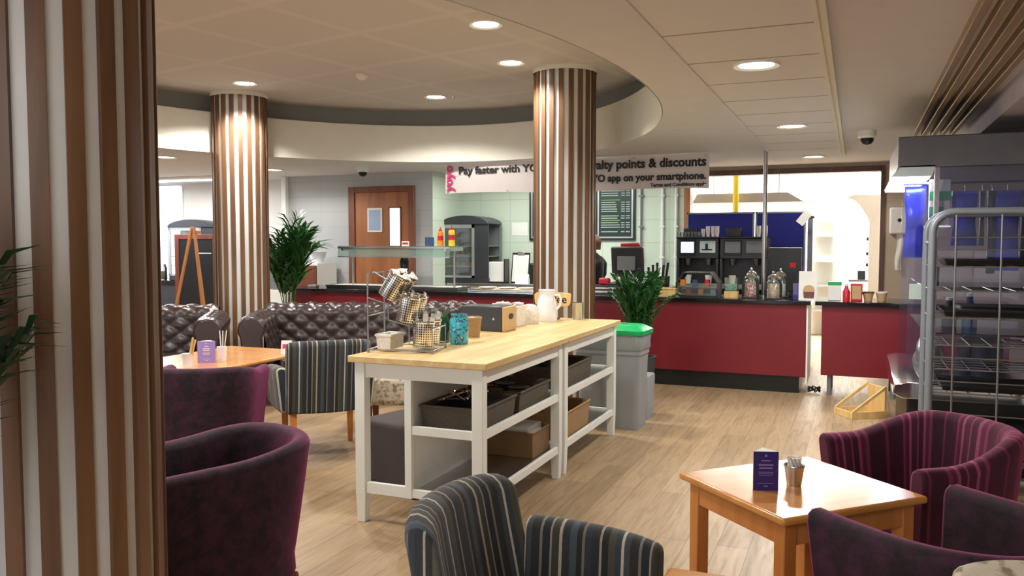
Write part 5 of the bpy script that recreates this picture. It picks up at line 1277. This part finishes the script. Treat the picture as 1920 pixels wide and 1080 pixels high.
for i, (zz, lb) in enumerate(((1.366, 'black baking tray on the top rack shelf'), (1.066, 'black baking tray with a lid on the third rack shelf'), (.626, 'black baking tray in the middle of the rack'), (.386, 'black baking tray low in the rack'))):
    q = thing('baking_tray', lb, 'tray', (.76, 5.65, zz), 0, 'black baking trays in the rack'); G().tray(-.27, .29, -.2, .2, .004, .034, .006, .012).build('tray_body', M['black'], q, bevel=.002)
    if i == 1: rbox(-.2, .22, -.16, .16, .011, .06).build('tray_lid', M['black'], q, bevel=.02)
# folding wooden crate on the floor
t = thing('wooden_crate', 'small pale wooden stand lying on the floor by the hatch', 'crate', (.06, 7.72, 0), 35)
g = G().box(-.17, .17, -.13, -.115, .0, .06).box(-.17, .17, .115, .13, 0, .06); g.build('side_board', M['pine'], t, bevel=.003)
G().box(-.17, -.155, -.115, .115, 0, .06).box(.155, .17, -.115, .115, 0, .26).build('end_board', M['pine'], t, bevel=.003)
rbox(-.155, .155, -.115, .115, .0, .012).build('bottom_board', M['card'], t)
for yy in (-.122, .122): G().box(-.19, .19, -.008, .008, -.012, .012, m=Matrix.Translation((0, yy, .16)) @ Matrix.Rotation(R(-33), 4, 'Y')).build('brace', M['pine'], t)

# ------------------------------------------------------------------ far left: counter, easel, cabinet
back_counter('side_counter', 'dark topped counter on the far left beyond the sofa', -11.0, -8.7, 9.5, 10.2, .93, M['darkgrey'], M['granite'])
for i, (x, h, lb) in enumerate(((-10.27, .30, 'tall clear jar on the far left counter'), (-10.08, .24, 'shorter clear jar right of the tall one on the far left counter'))):
    t = jar_on('storage_jar', x + .25, 9.62, h, .09, M['glass'], lb, 'jar', .93); G().lathe((0, 0, .015), [(0, 0), (.08, 0), (.08, h * .5), (0, h * .52)], 20).build('contents', M['card'], t)
t = thing('easel', 'wooden easel standing left of the sofa column', 'easel', (-8.36, 8.72, 0), 14)
G().box(-.015, .015, -.02, .02, 0, 1.75, m=Matrix.Translation((-.33, -.1, 0)) @ Matrix.Rotation(R(10), 4, 'Y') @ Matrix.Rotation(R(-6), 4, 'X')).build('leg', M['easel_wood'], t, bevel=.003)
G().box(-.015, .015, -.02, .02, 0, 1.75, m=Matrix.Translation((.30, -.1, 0)) @ Matrix.Rotation(R(-10), 4, 'Y') @ Matrix.Rotation(R(-6), 4, 'X')).build('leg', M['easel_wood'], t, bevel=.003)
G().box(-.015, .015, -.02, .02, 0, 1.66, m=Matrix.Translation((0, .36, 0)) @ Matrix.Rotation(R(9), 4, 'X')).build('rear_leg', M['easel_wood'], t, bevel=.003)
G().box(-.32, .32, -.06, -.02, .62, .65).build('ledge', M['easel_wood'], t, bevel=.003)
G().box(-.06, .1, .07, .10, 1.62, 1.66).build('top_block', M['easel_wood'], t, bevel=.003)
t = thing('blackboard', 'framed blackboard behind the easel legs by the sofa column', 'blackboard', (-8.80, 9.28, 0), 6)
g = G().box(-.36, -.29, -.02, .02, 0, 1.62).box(.29, .36, -.02, .02, 0, 1.62).box(-.29, .29, -.02, .02, 1.55, 1.62).box(-.29, .29, -.02, .02, 0, .08); g.build('wood_frame', M['dark_wood'], t, bevel=.004)
rbox(-.29, .29, -.01, .012, .08, 1.55).build('slate', M['black'], t); rbox(.0, .26, -.014, -.01, 1.34, 1.355).build('chalk_line', M['chalk'], t)
t = thing('drawer_unit', 'low drawer cabinet with grey front near the wooden door', 'cabinet', (-7.14, 9.33, 0))
rbox(-.42, .40, 0, .45, .04, 1.22).build('carcass', M['white'], t, bevel=.004)
d = rbox(-.40, -.02, -.02, 0, .86, 1.19).build('drawer', M['greyplastic'], t, bevel=.004); G().tube([(-.26, -.02, 1.03), (-.26, -.045, 1.03), (-.16, -.045, 1.03), (-.16, -.02, 1.03)], .006).build('handle', M['chrome'], d)
d = rbox(-.40, -.02, -.02, 0, .45, .84).build('drawer', M['white'], t, bevel=.004); G().tube([(-.26, -.02, .66), (-.26, -.045, .66), (-.16, -.045, .66), (-.16, -.02, .66)], .006).build('handle', M['chrome'], d)
rbox(.0, .39, -.02, 0, .08, 1.19).build('door', M['frame'], t, bevel=.004)
for i, x in enumerate((-7.13, -6.86)):
    t = thing('mixing_bowl', ['white bowl on the left of the drawer cabinet top', 'white bowl on the right of the drawer cabinet top'][i], 'bowl', (x, 9.5, 1.22), 0, 'white bowls on the drawer cabinet')
    G().lathe((0, 0, 0), [(0, 0), (.07, 0), (.10, .06), (.125, .15), (.13, .155), (.12, .15), (.09, .06), (.06, .008), (0, .008)], 26).build('bowl_body', M['porcelain'], t); G().lathe((0, 0, 0), [(.06, 0), (.065, -.0), (.065, .006), (.06, .006)], 20).build('foot_ring', M['porcelain'], t)
boxy('foil_tray', 'small silver foil tray at the left end of the maroon counter', 'tray', (-6.45, 8.84, .93), 10, (.12, .09, .03), M['silver'])

# ------------------------------------------------------------------ staff member mostly hidden by the island column
t = thing('person', 'brown haired person in black behind the counter, half hidden by the island column', 'person', (-2.955, 9.62, 0), 70)
# body: one loft from hips to neck, arms and legs tapered tubes grown from it in a single mesh
g = G()
def ring(c, rx, ry, n=18): return g.pts([(c[0] + rx * math.cos(2 * math.pi * k / n), c[1] + ry * math.sin(2 * math.pi * k / n), c[2]) for k in range(n)])
L = [ring((0, 0, z), rx, ry) for z, rx, ry in ((.74, .15, .11), (.84, .17, .12), (.98, .14, .10), (1.12, .155, .11), (1.24, .175, .105), (1.31, .165, .09), (1.35, .09, .065), (1.38, .052, .052), (1.42, .05, .05), (1.44, .062, .075), (1.49, .074, .092), (1.54, .075, .092), (1.585, .055, .07), (1.605, .02, .03))]
for a, b in zip(L, L[1:]):
    for k in range(18): g.face([a[k], a[(k + 1) % 18], b[(k + 1) % 18], b[k]])
g.face(L[-1]); g.face(L[0][::-1])
for sx in (-1, 1):
    g.tube([(sx * .15, 0, 1.28), (sx * .20, .0, 1.22), (sx * .225, .02, 1.08), (sx * .22, .12, .99), (sx * .18, .24, .985), (sx * .165, .28, .985)], [.05, .05, .042, .036, .028, .024], 12)
    for f in range(4): g.tube([(sx * (.15 + .014 * f), .28, .985), (sx * (.148 + .014 * f), .33 + .006 * (f in (1, 2)), .975), (sx * (.146 + .014 * f), .36 + .006 * (f in (1, 2)), .955)], [.009, .008, .006], 8)
    g.tube([(sx * .14, .265, .985), (sx * .12, .30, .975), (sx * .118, .325, .965)], [.01, .009, .007], 8)
    g.tube([(sx * .085, 0, .80), (sx * .09, .01, .48), (sx * .09, -.005, .28), (sx * .09, -.01, .07)], [.085, .06, .055, .04], 12)
    g.tube([(sx * .09, -.05, .04), (sx * .092, .06, .04), (sx * .095, .16, .025)], [.04, .042, .03], 10)
g.tube([(0, .085, 1.515), (0, .112, 1.49), (0, .09, 1.478)], [.01, .014, .01], 8)   # nose
for sx in (-1, 1): g.lathe((sx * .077, 0, 1.50), [(0, -.03), (.014, -.02), (.018, .0), (.014, .024), (0, .03)], 10, sx=.5)
g.build('body', M['skin'], t, sub=1)
g = G()
def ring(c, rx, ry, n=20): return g.pts([(c[0] + rx * math.cos(2 * math.pi * k / n), c[1] + ry * math.sin(2 * math.pi * k / n), c[2]) for k in range(n)])
L = [ring((0, 0, z), rx, ry) for z, rx, ry in ((.80, .185, .135), (.98, .16, .118), (1.12, .172, .125), (1.24, .192, .12), (1.315, .18, .105), (1.355, .10, .075), (1.375, .066, .064))]
for a, b in zip(L, L[1:]):
    for k in range(20): g.face([a[k], a[(k + 1) % 20], b[(k + 1) % 20], b[k]])
for sx in (-1, 1): g.tube([(sx * .13, 0, 1.285), (sx * .20, .0, 1.235), (sx * .225, .015, 1.12), (sx * .222, .08, 1.02)], [.068, .066, .058, .05], 14)
g.build('black_shirt', M['black'], t, ang=80)
g = G()
for sx in (-1, 1): g.tube([(sx * .085, 0, .84), (sx * .09, .01, .48), (sx * .09, -.005, .28), (sx * .09, -.01, .085)], [.10, .075, .068, .056], 14)
g.build('trousers', M['ink'], t)
g = G()
for sx in (-1, 1): g.tube([(sx * .09, -.06, .045), (sx * .092, .06, .045), (sx * .095, .175, .03)], [.045, .048, .034], 12)
g.build('shoes', M['black'], t)
g = G(); g.grid(lambda u, v: Vector((.086 * math.cos(6.283 * u) * (math.sin(.12 + 1.45 * v) if v < .6 else 1 - .3 * (v - .6)), -.012 + (.104 * math.sin(6.283 * u) - .01) * (math.sin(.12 + 1.45 * v) if v < .6 else 1 - .3 * (v - .6)) * (1 if math.sin(6.283 * u) < .2 else .92 if v < .3 else .25), 1.625 - .13 * v - (.16 * max(0, v - .5) if math.sin(6.283 * u) < .25 else 0))), 30, 12, True)
g.lathe((0, -.01, 1.612), [(.02, 0), (0, .012)], 10); g.build('hair', M['hair'], t, ang=80)
g = G()
for sx in (-1, 1): g.lathe((sx * .03, .083, 1.513), [(0, -.011), (.01, -.005), (.011, .0), (.01, .005), (0, .011)], 10)
g.build('eyes', M['ink'], t)
G().tube([(-.024, .088, 1.452), (0, .095, 1.45), (.024, .088, 1.452)], .006, 8).build('mouth', M['pink'], t)
